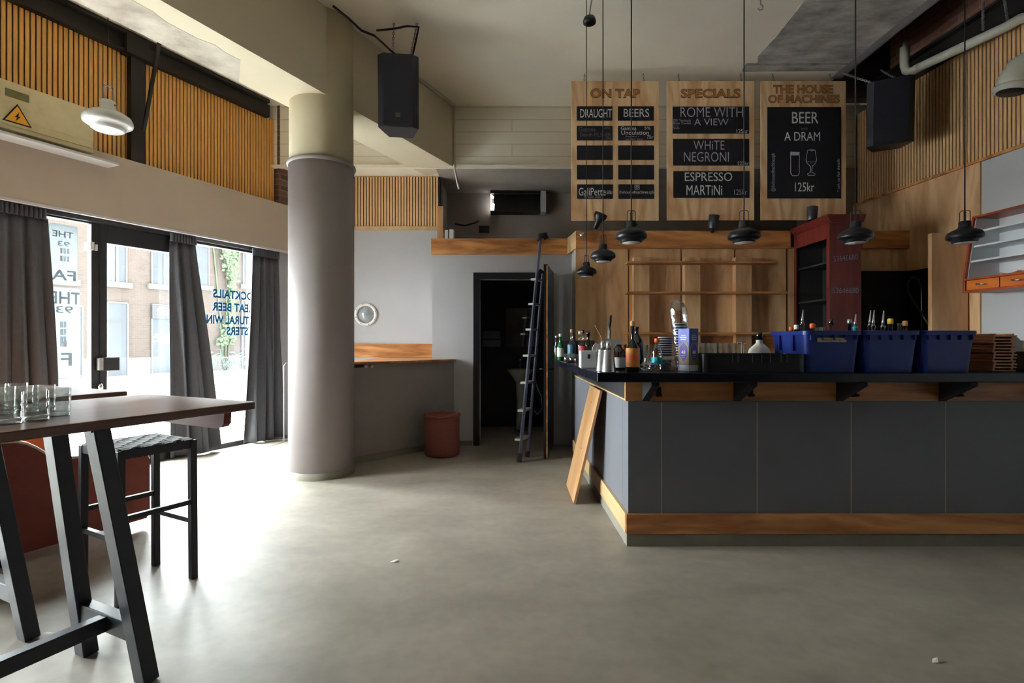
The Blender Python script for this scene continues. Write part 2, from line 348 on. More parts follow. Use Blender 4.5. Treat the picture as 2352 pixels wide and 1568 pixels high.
    def build(s, name, mat, parent=None, bevel=0, sub=0, kind=None, rc=True):
        if rc: bmesh.ops.recalc_face_normals(s.bm, faces=s.bm.faces)
        me = bpy.data.meshes.new(name); s.bm.to_mesh(me); s.bm.free()
        me.materials.append(M[mat] if isinstance(mat, str) else mat)
        o = bpy.data.objects.new(name, me); C.objects.link(o)
        if parent is not None:
            loc = Vector(parent.location)
            q = parent
            while q.parent is not None: q = q.parent; loc = loc+Vector(q.location)
            me.transform(Matrix.Translation(-loc)); o.parent = parent
        if bevel:
            b = o.modifiers.new('bevel', 'BEVEL'); b.width = bevel; b.segments = 2; b.limit_method = 'ANGLE'; b.angle_limit = .6
        if sub:
            b = o.modifiers.new('sub', 'SUBSURF'); b.levels = sub; b.render_levels = sub
        if kind: o['kind'] = kind
        return o
def thing(name, label, cat, loc=(0, 0, 0), group=None):
    o = bpy.data.objects.new(name, None); C.objects.link(o); o.location = loc; o.empty_display_size = .1
    o['label'] = label; o['category'] = cat
    if group: o['group'] = group
    return o
def tag(o, label, cat, group=None):
    """give a one-mesh thing its properties and an origin at its base"""
    o['label'] = label; o['category'] = cat
    if group: o['group'] = group
    me = o.data; xs = [v.co for v in me.vertices]
    c = Vector(((min(v.x for v in xs)+max(v.x for v in xs))/2, (min(v.y for v in xs)+max(v.y for v in xs))/2, min(v.z for v in xs)))
    me.transform(Matrix.Translation(-c)); o.location = c
    return o
def struct(name, mb, mat, parent=None, **k):
    o = mb.build(name, mat, parent, **k)
    if parent is None: o['kind'] = 'structure'
    return o
def sroot(name, loc=(0, 0, 0)):
    o = bpy.data.objects.new(name, None); C.objects.link(o); o.location = loc; o['kind'] = 'structure'; return o
def dup(root, loc, rotz=None, label=None, scale=None):
    def cp(o, par):
        c = o.copy(); C.objects.link(c)
        if par is not None: c.parent = par
        for ch in o.children: cp(ch, c)
        return c
    r = cp(root, None); r.location = loc
    if rotz is not None: r.rotation_euler = (0, 0, rotz)
    if label: r['label'] = label
    if scale: r.scale = (scale,)*3
    return r
def facing(p):                     # matrix: drawing plane facing the camera side (-Y) at p
    return Matrix(((1, 0, 0, p[0]), (0, 0, -1, p[1]), (0, 1, 0, p[2]), (0, 0, 0, 1)))
ZC = 4.61
def rbox(mb, m0, m1, Y0, Y1, z0, z1): return mb.box(m0, m1, Y0/math.cos(RA), Y1/math.cos(RA), z0, z1, RWM)
# ------------------------------------------------------------------ room shell
FLOOR = [W(-6.3, -9), W(-6.3, 6.5), Vector((-3.2, 9.3, 0)), Vector((5.3, 9.3, 0)), Vector((5.8, -5, 0))]
mb = MB(); mb.prism([(v.x, v.y) for v in FLOOR], -.2, 0); struct('floor', mb, 'floor')
mb = MB()
mb.prism([(W(-7, -9).x, W(-7, -9).y), (W(-7, 7.5).x, W(-7, 7.5).y), (-3, 9.2), (4.0, 9.2), (4.0, 6.9), (4.07, -5.0)], ZC, ZC+.25)
struct('ceiling', mb, 'cream')
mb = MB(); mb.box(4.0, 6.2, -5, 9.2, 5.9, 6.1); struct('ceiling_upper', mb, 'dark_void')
# left (street) wall pieces: n=-6.3..-6.1
mb = MB(); mb.box(-6.35, -5.95, -9, 5.6, 2.607, 3.247, WM); struct('wall_left', mb, 'fascia')
mb = MB(); mb.box(-5.975, -5.945, -9, 5.45, 2.585, 2.61, WM); struct('trim_1', mb, 'white_wall')
mb = MB(); mb.box(-6.4, -6.16, -9, 5.6, 3.247, 4.75, WM); struct('wall_left_upper', mb, 'backing')
mb = MB(); mb.box(-6.5, -6.17, 5.02, 6.0, 0, 2.607, WM); mb.box(-6.35, -6.1, -9, -.25, 0, 2.607, WM); struct('wall_left_end', mb, 'grey_wall')
mb = MB(); mb.box(-6.35, -6.0, tn(634, -6.05)+.005, 6.2, 3.247, 4.61, WM); struct('wall_pier', mb, 'brick_in')
# girder on the left wall, post and strut
mb = MB(); mb.box(-6.3, -6.02, -9, tn(620, -6.02), 4.40, 4.56, WM); mb.box(-6.3, -5.96, -9, tn(620, -5.96), 4.56, 4.60, WM); mb.box(-6.3, -5.98, -9, tn(620, -5.98), 4.38, 4.41, WM)
struct('girder_left', mb, 'girder')
mb = MB(); mb.box(-6.15, -5.98, tn(301, -5.98), tn(334, -5.98), 3.25, 4.55, WM)
mb.box(-6.1, -5.93, tn(292, -5.93), tn(345, -5.93), 4.36, 4.56, WM)
struct('girder_post', mb, 'girder')
mb = MB(); mb.bar(pn(330, 300, -5.93), pn(366, 98, -5.6), .03, .03); struct('girder_strut', mb, 'girder')
# concrete beam parallel to the street wall
mb = MB(); mb.box(-4.37, -3.817, -9, 6.3, 3.755, ZC+.01, WM); struct('beam_long', mb, 'beam_tan')
mb = MB(); 
tz = lambda t: W(-4.372, t)
pts = [(-4.376, -2)]
random.seed(3)
t = -2.0
edge = []
while t < 3.15:
    edge.append((-4.02+random.uniform(-.02, .03), t)); t += .12
mb.prism([(-4.372, -2)]+edge+[(-4.372, 3.3)], 3.7535, 3.756, WM)
struct('beam_worn_patch', mb, 'plaster_worn')
# transverse concrete beam + mezzanine soffit
mb = MB(); mb.box(-3.4, 5.0, 7.23, 7.70, 3.757, ZC+.01); struct('beam_cross', mb, 'boarded')
mb = MB(); mb.box(-3.4, 4.6, 7.19, 7.24, 3.742, 3.785); struct('trim_2', mb, 'cream')
mb = MB(); mb.box(-1.10, 4.8, 7.70, 8.7, 3.757, 3.80); mb.box(-1.06, 4.8, 7.26, 7.70, 3.752, 3.757); struct('ceiling_mezzanine', mb, 'mezz')
mb = MB(); mb.box(-1.06, 4.95, 8.5, 8.7, 2.3, 3.8); mb.box(-1.12, -1.06, 7.7, 8.7, 2.5, 3.8); mb.box(4.14, 4.9, 7.25, 7.6, 2.6, 3.76); struct('wall_mezzanine', mb, 'mezz')
mb = MB(); mb.box(-1.04, .78, 6.93, 8.6, 2.44, 2.50); mb.box(.78, 4.75, 6.43, 8.6, 2.44, 2.50); struct('floor_mezzanine', mb, 'mezz')
# back walls
mb = MB(); mb.box(-3.6, -1.04, 7.615, 7.75, 0, 2.98); mb.box(-3.6, -1.06, 7.66, 7.8, 2.98, 3.8); struct('wall_back', mb, 'grey_wall')
DX0, DX1 = (1101-1176)/F*6.8, (1252-1176)/F*6.8
mb = MB(); z2 = 2.19
mb.box(-1.037, DX0, 6.8, 6.92, 0, 2.5); mb.box(DX1, .80, 6.8, 6.92, 0, 2.5); mb.box(DX0, DX1, 6.8, 6.92, z2, 2.5)
mb.box(-1.037, -.93, 6.9, 7.7, 0, 2.5)
mb.box(.776, .80, 6.36, 6.82, 0, 2.478)
struct('wall_restroom', mb, 'grey_wall')
# restroom interior
mb = MB(); mb.box(-.95, .8, 8.3, 8.4, 0, 2.44); mb.box(-.95, -.90, 6.92, 8.3, 0, 2.44); mb.box(.78, .82, 6.92, 8.3, 0, 2.44); mb.box(-.95, .8, 6.92, 8.3, 2.41, 2.44)
struct('wall_restroom_inner', mb, 'black_matt')
# back bar plywood wall
mb = MB(); mb.box(.773, 4.83, 6.35, 6.42, 0, 2.5)
struct('wall_bar', mb, 'ply')
mb = MB()
for x in (1443, 1564, 1687, 1806):
    X = (x-1176)/F*6.35; mb.box(X-.004, X+.004, 6.344, 6.352, 1.0, 2.49)
struct('trim_3', mb, 'backing')
mb = MB(); mb.box((1978-1176)/F*6.33, 4.83, 6.30, 6.345, 0, 2.2)
rbox(mb, .026, .04, 5.61, 6.33, 0, 2.2); struct('wall_splash', mb, 'black_matt')
# right wall
mb = MB(); rbox(mb, -.2, -.01, -5, 9.2, 0, 4.49); struct('wall_right_core', mb, 'backing')
mb = MB(); rbox(mb, -.02, .02, -5, 5.43, 0, 3.236); struct('wall_right', mb, 'white_wall')
mb = MB(); rbox(mb, -.02, .025, 5.5, 6.36, 0, 3.236); rbox(mb, -.02, .025, 6.36, 7.26, 2.51, 3.236); rbox(mb, -.02, .04, 5.43, 5.5, 0, 3.236); struct('wall_right_panelling', mb, 'ply')
mb = MB(); rbox(mb, -.02, .05, 3.0, 7.24, 3.215, 3.245); struct('trim_4', mb, 'oak_x')
mb = MB(); rbox(mb, -.2, .05, -5, 6.7, 4.49, 4.72); rbox(mb, -.2, .12, -5, 6.7, 4.47, 4.50); rbox(mb, -.2, .12, -5, 6.7, 4.70, 4.73); struct('girder_right', mb, 'girder')
mb = MB(); rbox(mb, -.3, -.05, -5, 6.7, 4.72, 5.95); struct('wall_right_upper', mb, 'brick_red')
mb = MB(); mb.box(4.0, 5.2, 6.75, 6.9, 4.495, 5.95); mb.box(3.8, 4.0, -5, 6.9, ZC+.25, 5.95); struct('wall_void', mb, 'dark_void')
mb = MB(); mb.box(4.0, 5.6, -5, 4.9, 5.3, 5.5); struct('ceiling_void_slab', mb, 'girder')
# steel edging of the ceiling
mb = MB()
a0, a1 = 3.95, 4.03
mb.prism([(3.93, 6.45), (4.06, 6.45), (4.2, -5), (4.07, -5)], ZC-.02, ZC+.02); mb.prism([(4.04, 6.45), (4.06, 6.45), (4.2, -5), (4.18, -5)], ZC-.02, ZC+.26)
struct('trim_5', mb, 'edge_grey')
mb = MB()
pp = [(2.83, 2.0), (2.79, 4.99), (2.82, 5.6), (2.80, 5.95), (2.86, 6.08), (2.78, 6.2), (3.3, 6.22), (3.95, 6.18), (4.0, 2.0)]
mb.prism(pp, ZC-.012, ZC+.01); mb.prism([(2.75, 6.12), (3.92, 6.1), (3.9, 6.24), (2.76, 6.26)], ZC-.03, ZC+.01)
struct('trim_6', mb, 'concrete_raw')
# room behind the camera, plus an added light-tight shell
mb = MB(); mb.box(-11, 6.2, -5.2, -5, 0, 6); struct('wall_front', mb, 'dark_void')
mb = MB(); mb.prism([(W(-6.4, -9).x, W(-6.4, -9).y), (W(-6.4, 6.6).x, W(-6.4, 6.6).y), (-3.6, 9.4), (6.4, 9.4), (6.4, -5.2)], 6.1, 6.3); struct('light_tight_roof', mb, 'dark_void')  # unseen slab added over everything to stop sky light leaking in
mb = MB(); mb.box(-3.7, 6.4, 9.3, 9.5, -.2, 6.1); mb.box(6.2, 6.4, -5.2, 9.4, -.2, 6.1); mb.box(-6.5, -6.3, 5.9, 10.5, -.2, 6.2, WM); struct('light_tight_wall', mb, 'dark_void')  # unseen walls added around the rooms to block stray sky light
mb = MB(); mb.box(-7.2, -6.35, -9, 5.6, 4.7, 4.9, WM); mb.box(-6.45, -6.3, -9, 6.0, 2.607, 4.9, WM); struct('wall_street_lintel', mb, 'ext_frame')
# column
col = sroot('column', (-1.955, 5.37, 0))
cx, cy = -1.955, 5.37
MB().lathe([(.312, 3.13), (.312, ZC)], (cx, cy, 0), 56).build('column_upper', 'cream_column', col)
MB().lathe([(.32, .06), (.32, 3.13)], (cx, cy, 0), 56).build('column_wrap', 'column', col)
MB().lathe([(.318, 3.12), (.335, 3.125), (.338, 3.14), (.333, 3.155), (.312, 3.16)], (cx, cy, 0), 56, cap=False).build('column_collar', 'column', col)
MB().lathe([(.326, 0), (.326, .06), (.32, .068)], (cx, cy, 0), 56, cap=False).build('column_base', 'kick', col)
# ------------------------------------------------------------------ shopfront
GN = -6.175
tj0, tj1 = tn(205, GN), tn(240, GN)
def wbox(mb, n0, n1, t0, t1, z0, z1): return mb.box(n0, n1, t0, t1, z0, z1, WM)
td1 = 3.86
w1 = sroot('window_1', W(GN, 2.6, 0))
mb = MB(); wbox(mb, GN-.04, GN+.04, 2.2, tj0+.07, 2.545, 2.607); wbox(mb, GN-.04, GN+.04, 2.2, tj0+.07, 0, .1); wbox(mb, GN-.04, GN+.04, tj0, tj0+.068, .1, 2.545); wbox(mb, GN-.04, GN+.04, 2.14, 2.2, 0, 2.607)
mb.build('window_frame', 'black_frame', w1, bevel=.004)
mb = MB(); wbox(mb, GN-.004, GN+.004, 2.2, tj0, .1, 2.545); mb.build('window_pane', 'pane', w1)
# sign films on the first window, writing mirrored because it is read from the street
def MT(n, t, z): # text frame read from the street side
    return Matrix(((-.4284, 0, -NX, W(n, t).x), (-.9036, 0, -NY, W(n, t).y), (0, 1, 0, z), (0, 0, 0, 1)))
sn = GN-.03
def zpx(x, y, n): return pn(x, y, n).z
tA0, tA1 = 2.35, tn(178, sn)
zt, zb = zpx(178, 521, sn), zpx(178, 657, sn)
mb = MB(); wbox(mb, sn-.006, sn, tA0, tA1, zb, zt); fa = mb.build('sign_film', 'frost', w1)
tB1 = tn(184, sn)
zt2, zb2 = zpx(184, 663, sn), zpx(184, 866, sn)
mb = MB(); wbox(mb, sn-.006, sn, tA0, tB1, zb2, zt2); fb = mb.build('sign_film', 'frost', w1)
tl = tn(146, sn)
def signtext(par, rows):
    mb = MB()
    for body, x, y, w, h in rows:
        T = MT(sn+.004, tn(x, sn), zpx(x, y, sn)); mb.text(body, T, w, h, off=.01)
    # little building mark
    return mb
mb = signtext(fa, [('THE', 144, 538, .17, .06), ('93', 146, 560, .1, .05), ('FA', 146, 632, .2, .1)])
for i in range(3):
    for j in range(2): wbox(mb, sn, sn+.003, tn(138+i*8, sn), tn(143+i*8, sn), zpx(146, 582+j*18, sn), zpx(146, 570+j*18, sn))
mb.build('lettering', 'frost_ink', fa)
mb = signtext(fb, [('THE', 150, 684, .26, .12), ('93', 148, 711, .14, .07), ('F', 152, 825, .09, .13), ('oysters & bar', 150, 857, .24, .03)][:3])
for i in range(2):
    for j in range(3): wbox(mb, sn, sn+.003, tn(138+i*8, sn), tn(144+i*8, sn), zpx(146, 752+j*17, sn), zpx(146, 738+j*17, sn))
wbox(mb, sn, sn+.003, tn(138, sn), tn(153, sn), zpx(146, 796, sn), zpx(146, 784, sn))
mb.build('lettering', 'frost_ink', fb)
# glass street door
d1 = sroot('door_1', W(GN, tj1+.3, 0))
mb = MB(); wbox(mb, GN-.04, GN+.05, tj0+.07, tj1, 0, 2.6); wbox(mb, GN-.04, GN+.05, td1, td1+.12, 0, 2.6); wbox(mb, GN-.04, GN+.05, tj1, td1, 2.37, 2.6); wbox(mb, GN-.04, GN+.05, tj1, td1, 0, .22)
mb.build('door_frame', 'black_frame', d1, bevel=.005)
mb = MB(); wbox(mb, GN-.004, GN+.004, tj1, td1, .22, 2.37); mb.build('door_pane', 'pane', d1)
mb = MB(); a, b = tn(236, GN+.09), tn(275, GN+.09); wbox(mb, GN+.05, GN+.09, a, b, zpx(255, 851, GN+.09), zpx(255, 820, GN+.09)); mb.build('push_plate', 'black_frame', d1, bevel=.004)
mb = MB(); a, b = tn(228, GN+.1), tn(238, GN+.1); wbox(mb, GN+.05, GN+.1, a, b, zpx(232, 850, GN+.1), zpx(232, 822, GN+.1)); mb.build('plate_bracket', 'grey_sheet', d1, bevel=.003)
mb = MB(); q = pn(231, 888, GN+.07); mb.lathe([(.02, -.03), (.022, 0), (.015, .03)], q, 12); mb.build('door_knob', 'chrome', d1)
mb = MB(); a, b = tn(207, GN+.06), tn(216, GN+.06); z1_, z0_ = zpx(212, 555, GN+.06), zpx(212, 574, GN+.06); wbox(mb, GN+.04, GN+.07, a, b, z0_, z1_); wbox(mb, GN+.04, GN+.06, b+.01, b+.035, z0_, z1_-.02); mb.build('door_sensor', 'white_wall', d1, bevel=.003)
w2 = sroot('window_2', W(GN, 4.5, 0))
mb = MB(); wbox(mb, GN-.04, GN+.04, td1+.12, 5.05, 2.53, 2.607); wbox(mb, GN-.04, GN+.04, td1+.12, 5.05, 0, .06); wbox(mb, GN-.04, GN+.04, 4.98, 5.06, 0, 2.6)
mb.build('window_frame', 'black_frame', w2, bevel=.004)
mb = MB(); wbox(mb, GN-.004, GN+.004, td1+.12, 4.98, .06, 2.53); mb.build('window_pane', 'pane', w2)
mb = MB()
tr = tn(594, GN)
for body, yy, xl, x in (('COCKTAILS', 677, 488, 535), ('GREAT BEER', 706, 486, 535), ('NATURAL WINE', 735, 462, 535), ('OYSTERS', 760, 519, 545)):
    mb.text(body, MT(GN+.008, tr, zpx(x, yy, GN)), tr-tn(xl, GN), .112, off=.035, align='LEFT')
mb.build('lettering', 'teal', w2)
# further shopfront bays behind the camera's left
for k, (t0, t1) in enumerate(((-.2, .95), (1.05, 2.14))):
    w = sroot('window_%d' % (k+3), W(GN, (t0+t1)/2, 0))
    mb = MB(); wbox(mb, GN-.04, GN+.04, t0-.05, t1+.05, 2.53, 2.607); wbox(mb, GN-.04, GN+.04, t0-.05, t1+.05, 0, .1); wbox(mb, GN-.04, GN+.04, t0-.05, t0, 0, 2.6); wbox(mb, GN-.04, GN+.04, t1, t1+.05, 0, 2.6)
    mb.build('window_frame', 'black_frame', w)
    mb = MB(); wbox(mb, GN-.004, GN+.004, t0, t1, .1, 2.53); mb.build('window_pane', 'pane', w)
mb = MB(); wbox(mb, -6.14, -6.09, 2.2, 5.02, 2.56, 2.60); tk = mb.build('curtain_track', 'black_frame', None)
tag(tk, 'dark curtain track under the beige fascia above the shop windows', 'curtain track')
# curtains
def curtain(name, label, tt0, tt1, tb0, tb1, z0, folds, seed, skew=0, nn=-6.06):
    rnd = random.Random(seed); o = thing(name, label, 'curtain', W(nn, (tb0+tb1)/2, z0), 'grey curtains along the shopfront')
    NU, NV = 110, 26; mb = MB(); v = []; fs = []
    ph = [rnd.uniform(0, 6.28) for _ in range(4)]
    for j in range(NV+1):
        s = j/NV; z = z0+(2.50-z0)*s
        a = tb0+(tt0-tb0)*s**1.2; b = tb1+(tt1-tb1)*s**1.2
        am = .018+.05*(1-s)**.8
        for i in range(NU+1):
            u = i/NU
            w = math.sin(u*folds*2*PI+ph[0]+1.2*math.sin(2*s+ph[1]))+.45*math.sin(u*folds*3.3*PI+ph[2]+s*1.5)
            tq = a+(b-a)*u+.018*math.sin(u*folds*4*PI+ph[3])*(1-s)
            n_ = min(max(nn+am*w*.8, nn-.07), nn+.09)
            v.append(W(n_, tq, z+(.008*math.sin(u*9) if j == 0 else 0)))
    for j in range(NV):
        for i in range(NU):
            q = j*(NU+1)+i; fs.append((q, q+1, q+NU+2, q+NU+1))
    mb._add(v, fs, None, True); d = mb.build('drape', 'curtain', o)
    so = d.modifiers.new('thick', 'SOLIDIFY'); so.thickness = .004
    mb = MB(); v = []; fs = []; NV = 5
    for j in range(NV+1):
        z = 2.49+.10*j/NV
        for i in range(NU+1):
            u = i/NU; w = math.sin(u*folds*6*PI+ph[1])
            v.append(W(nn+.016*w+(.01 if j in (1, 4) else .016), tt0+(tt1-tt0)*u, z))
    for j in range(NV):
        for i in range(NU):
            q = j*(NU+1)+i; fs.append((q, q+1, q+NU+2, q+NU+1))
    mb._add(v, fs, None, True); d = mb.build('heading_tape', 'curtain', o)
    so = d.modifiers.new('thick', 'SOLIDIFY'); so.thickness = .006
    return o
curtain('curtain', 'wide dark grey curtain at the left edge beside the glass street door', 2.05, tn(115, -6.0), 1.95, tn(143, -6.0), .02, 5, 1)
curtain('curtain', 'grey curtain hanging between the glass door and the teal lettered window', tn(398, -6.0), tn(458, -6.0), tn(400, -6.0), tn(515, -6.0), .02, 3, 5)
curtain('curtain', 'grey curtain next to the round column, right of the teal lettering', tn(585, -6.0), tn(645, -6.0), tn(570, -6.0), tn(655, -6.0), .02, 4, 9)
# bent white rod by the last curtain
mb = MB(); a = W(-5.8, tn(652, -5.8)); mb.tube([a+Vector((0, 0, .01)), a+Vector((0, 0, 1.02)), a+Vector((.02, .02, 1.06)), a+Vector((.10, .2, 1.07))], .009)
mb.tube([a+Vector((-.25, .0, .01)), a+Vector((.1, .15, .01))], .009)
tag(mb.build('metal_rod', 'white_wall'), 'slim white bent rod standing between the last curtain and the column', 'rod')
mb = MB(); mb.tube([W(-5.95, 4.35, .006), W(-5.8, 4.6, .006), W(-5.7, 4.75, .006), W(-5.75, 4.95, .006), W(-5.8, 5.05, .006)], .004, 6)
tag(mb.build('cable', 'conduit'), 'thin white cable lying on the floor below the right curtain', 'cable')
# ------------------------------------------------------------------ slat panels
def slats(name, label, t0, t1, z0, z1, M4, mat, front, holes=None, pitch=.042):
    o = thing(name, label, 'wall panel', M4 @ Vector((front, (t0+t1)/2, z0)), None)
    mb = MB(); k = int((t1-t0)/pitch)
    for i in range(k):
        a = t0+i*pitch+.006
        mb.box(front-.018, front, a, a+.029, z0, z1, M4)
    mb.build('slats', mat, o)
    mb = MB(); mb.box(front-.03, front-.018, t0, t1, z0, z1, M4); mb.build('felt_backing', 'backing', o)
    return o
slats('slat_panel', 'oak slat wall panel left of the black post, behind the white pendant', -1.0, tn(300, -6.05), 3.25, 4.40, WM, 'slat_oak', -6.06)
slats('slat_panel', 'oak slat wall panel between the black post and the brick pier', tn(335, -6.05), tn(634, -6.05), 3.25, 4.40, WM, 'slat_oak', -6.06)
YM = Matrix(((0, 1, 0, 0), (-1, 0, 0, 0), (0, 0, 1, 0), (0, 0, 0, 1)))   # m -> -Y, t -> X
slats('slat_panel', 'pale oak slat panel on the back wall above the porthole', -3.0, -1.06, 3.02, 3.75, YM, 'slat_pale', -7.60)
slats('slat_panel', 'long pale slat panel high on the right wall behind the white pipes', 3.0, 7.24, 3.246, 4.468, RWM, 'slat_pale', .022)
mb = MB(); mb.box(-3.0, -1.05, 7.58, 7.64, 2.97, 3.02); struct('trim_7', mb, 'pale_side')
# ------------------------------------------------------------------ electrical box on the fascia
eb = thing('electrical_box', 'long aged cream metal box with a yellow lightning warning sign above the left curtain', 'electrical box', W(-5.85, 2.2, 3.26))
en = -5.8; ta = 1.2; tb = tn(216, en); ez1 = zpx(187, 243, en); ez0 = zpx(214, 352, en)
mb = MB(); mb.box(-6.02, en, ta, tb, ez0, ez1, WM); mb.build('case', 'box_cream', eb, bevel=.006)
mb = MB(); mb.box(en, en+.012, ta, tb-.02, ez0+.04, ez0+.1, WM); mb.build('lower_rail', 'box_cream', eb, bevel=.003)
mb = MB(); mb.box(-6.0, en+.04, ta, tn(275, en+.04), zpx(275, 380, en+.04), zpx(275, 380, en+.04)+.025, WM); mb.build('ledge', 'white_wall', eb, bevel=.003)
def INN(n, t, z): # plane facing into the room, x along +t
    return Matrix(((.4284, 0, NX, W(n, t).x), (.9036, 0, NY, W(n, t).y), (0, 1, 0, z), (0, 0, 0, 1)))
T = INN(en+.012, tn(38, en), zpx(38, 270, en)); 
def tri(mb, T, r, e):
    pts = [(r*math.cos(PI/2+2*PI*k/3), r*math.sin(PI/2+2*PI*k/3)) for k in range(3)]
    return mb.prism(pts, 0, e, T)
ws = tri(MB(), T, .115, .004).build('warning_sign', 'black_matt', eb)
tri(MB(), T, .095, .006).build('sign_face', 'hazard', ws)
mb = MB(); mb.prism([(.012, .045), (-.02, -.005), (-.002, -.002), (-.014, -.04), (.02, .008), (.004, .006)], 0, .008, T); mb.build('lightning_mark', 'black_matt', ws)
mb = MB(); q = tn(12, en); mb.box(en, en+.006, q, tn(66, en), zpx(38, 222, en)-.02, zpx(38, 222, en)+.045, WM); mb.build('name_plate', 'plate_olive', eb)
mb = MB(); 
for x in (10, 30, 75, 105, 143, 178):
    c0 = W(-5.92, tn(x, en), ez1-.01); 
    mb.tube([c0+Vector((.4284*.045*math.cos(a), .9036*.045*math.cos(a), .045*math.sin(a))) for a in [PI*k/8 for k in range(9)]], .009, 6)
mb.build('cable_loops', 'cable', eb)
# ------------------------------------------------------------------ pendant lamps
def pendant(name, label, R, loc, group, shade, liner, metal, cord_len, cat='pendant lamp'):
    o = thing(name, label, cat, loc, group); lx = Vector(loc)
    pr = [(.62, 0), (.66, .03), (.70, .12), (.73, .2), (.90, .25), (.98, .31), (1.0, .40), (.985, .52), (.90, .68), (.72, .80), (.50, .90), (.37, .98), (.33, 1.06), (.32, 1.36), (.29, 1.40), (.0, 1.41)]
    MB().lathe([(r*R, z*R) for r, z in pr], loc, 40, cap=False).build('shade', shade, o)
    pi = [(.60, .01), (.64, .05), (.68, .18), (.93, .32), (.95, .42), (.86, .62), (.5, .84), (.1, .92)]
    MB().lathe([(r*R, z*R) for r, z in pi], loc, 32, cap=True).build('inner_liner', liner, o)
    mb = MB()
    for s in (0, PI/2):
        pts = []
        for k in range(17):
            a = PI*k/16
            xx = .27*R*math.cos(a); zz = (1.25 if k in (0, 16) else 1.95)*R+.17*R*math.sin(a)
            pts.append(lx+Vector((xx*math.cos(s), xx*math.sin(s), zz)))
        mb.tube(pts, .022*R, 6)
    mb.build('handle', metal, o)
    mb = MB()
    for s in (-1, 1): mb.cyl(lx+Vector((s*.31*R, 0, 1.2*R)), lx+Vector((s*.40*R, 0, 1.2*R)), .05*R, 10)
    mb.build('handle_screws', metal, o)
    mb = MB(); mb.tube([lx+Vector((0, 0, 1.4*R)), lx+Vector((0, 0, 1.4*R+cord_len))], .0038, 6); mb.build('cord', 'cable', o)
    return o
PR = .0945; zb_ = 1.953
LG = 'black pendant lamps over the bar'
lab = {1450: 'black pendant lamp over the bar corner, left end of the front row', 1709: 'black pendant lamp hanging below the specials board',
       1965: 'black pendant lamp in front of the red wooden cabinet', 2216: 'black pendant lamp at the right, beside the wall cabinet with orange drawers'}
base = None
for x in (1450, 1709, 1965, 2216):
    loc = ((x-1176)/F*3.2, 3.2, zb_)
    if base is None: base = pendant('pendant_lamp', lab[x], PR, loc, LG, 'lamp_black', 'lamp_white', 'black_frame', ZC-zb_-1.4*PR)
    else: dup(base, loc, .6*x, lab[x])
dup(base, ((1385-1176)/F*3.95, 3.95, 1.953), 1.0, 'black pendant lamp over the side of the bar, the larger looking of the pair there')
dup(base, ((1347-1176)/F*4.85, 4.85, 1.953), .4, 'farthest and smallest looking black pendant lamp, by the ladder')
wp = P(248, 300, 4.4)
pendant('pendant_lamp', 'white pendant lamp hanging at upper left in front of the oak slats', .178, (wp.x, wp.y, wp.z), None, 'opal', 'opal', 'zinc', ZC-wp.z-1.4*.178)
# ceiling cup above the farthest pendant
cp = P(1349, 52, 4.85)
o = thing('ceiling_cup', 'small black cup holding the cord of the farthest pendant near the ceiling', 'cord holder', (cp.x, cp.y, cp.z))
MB().lathe([(.058, 0), (.06, .02), (.05, .05), (.02, .065), (.006, .08)], (cp.x+.02, cp.y, cp.z-.005), 24).build('cup', 'lamp_black', o)
MB().tube([cp+Vector((.02, 0, .07)), cp+Vector((.03, 0, .15)), cp+Vector((.06, 0, ZC-cp.z))], .006).build('rod', 'zinc', o)
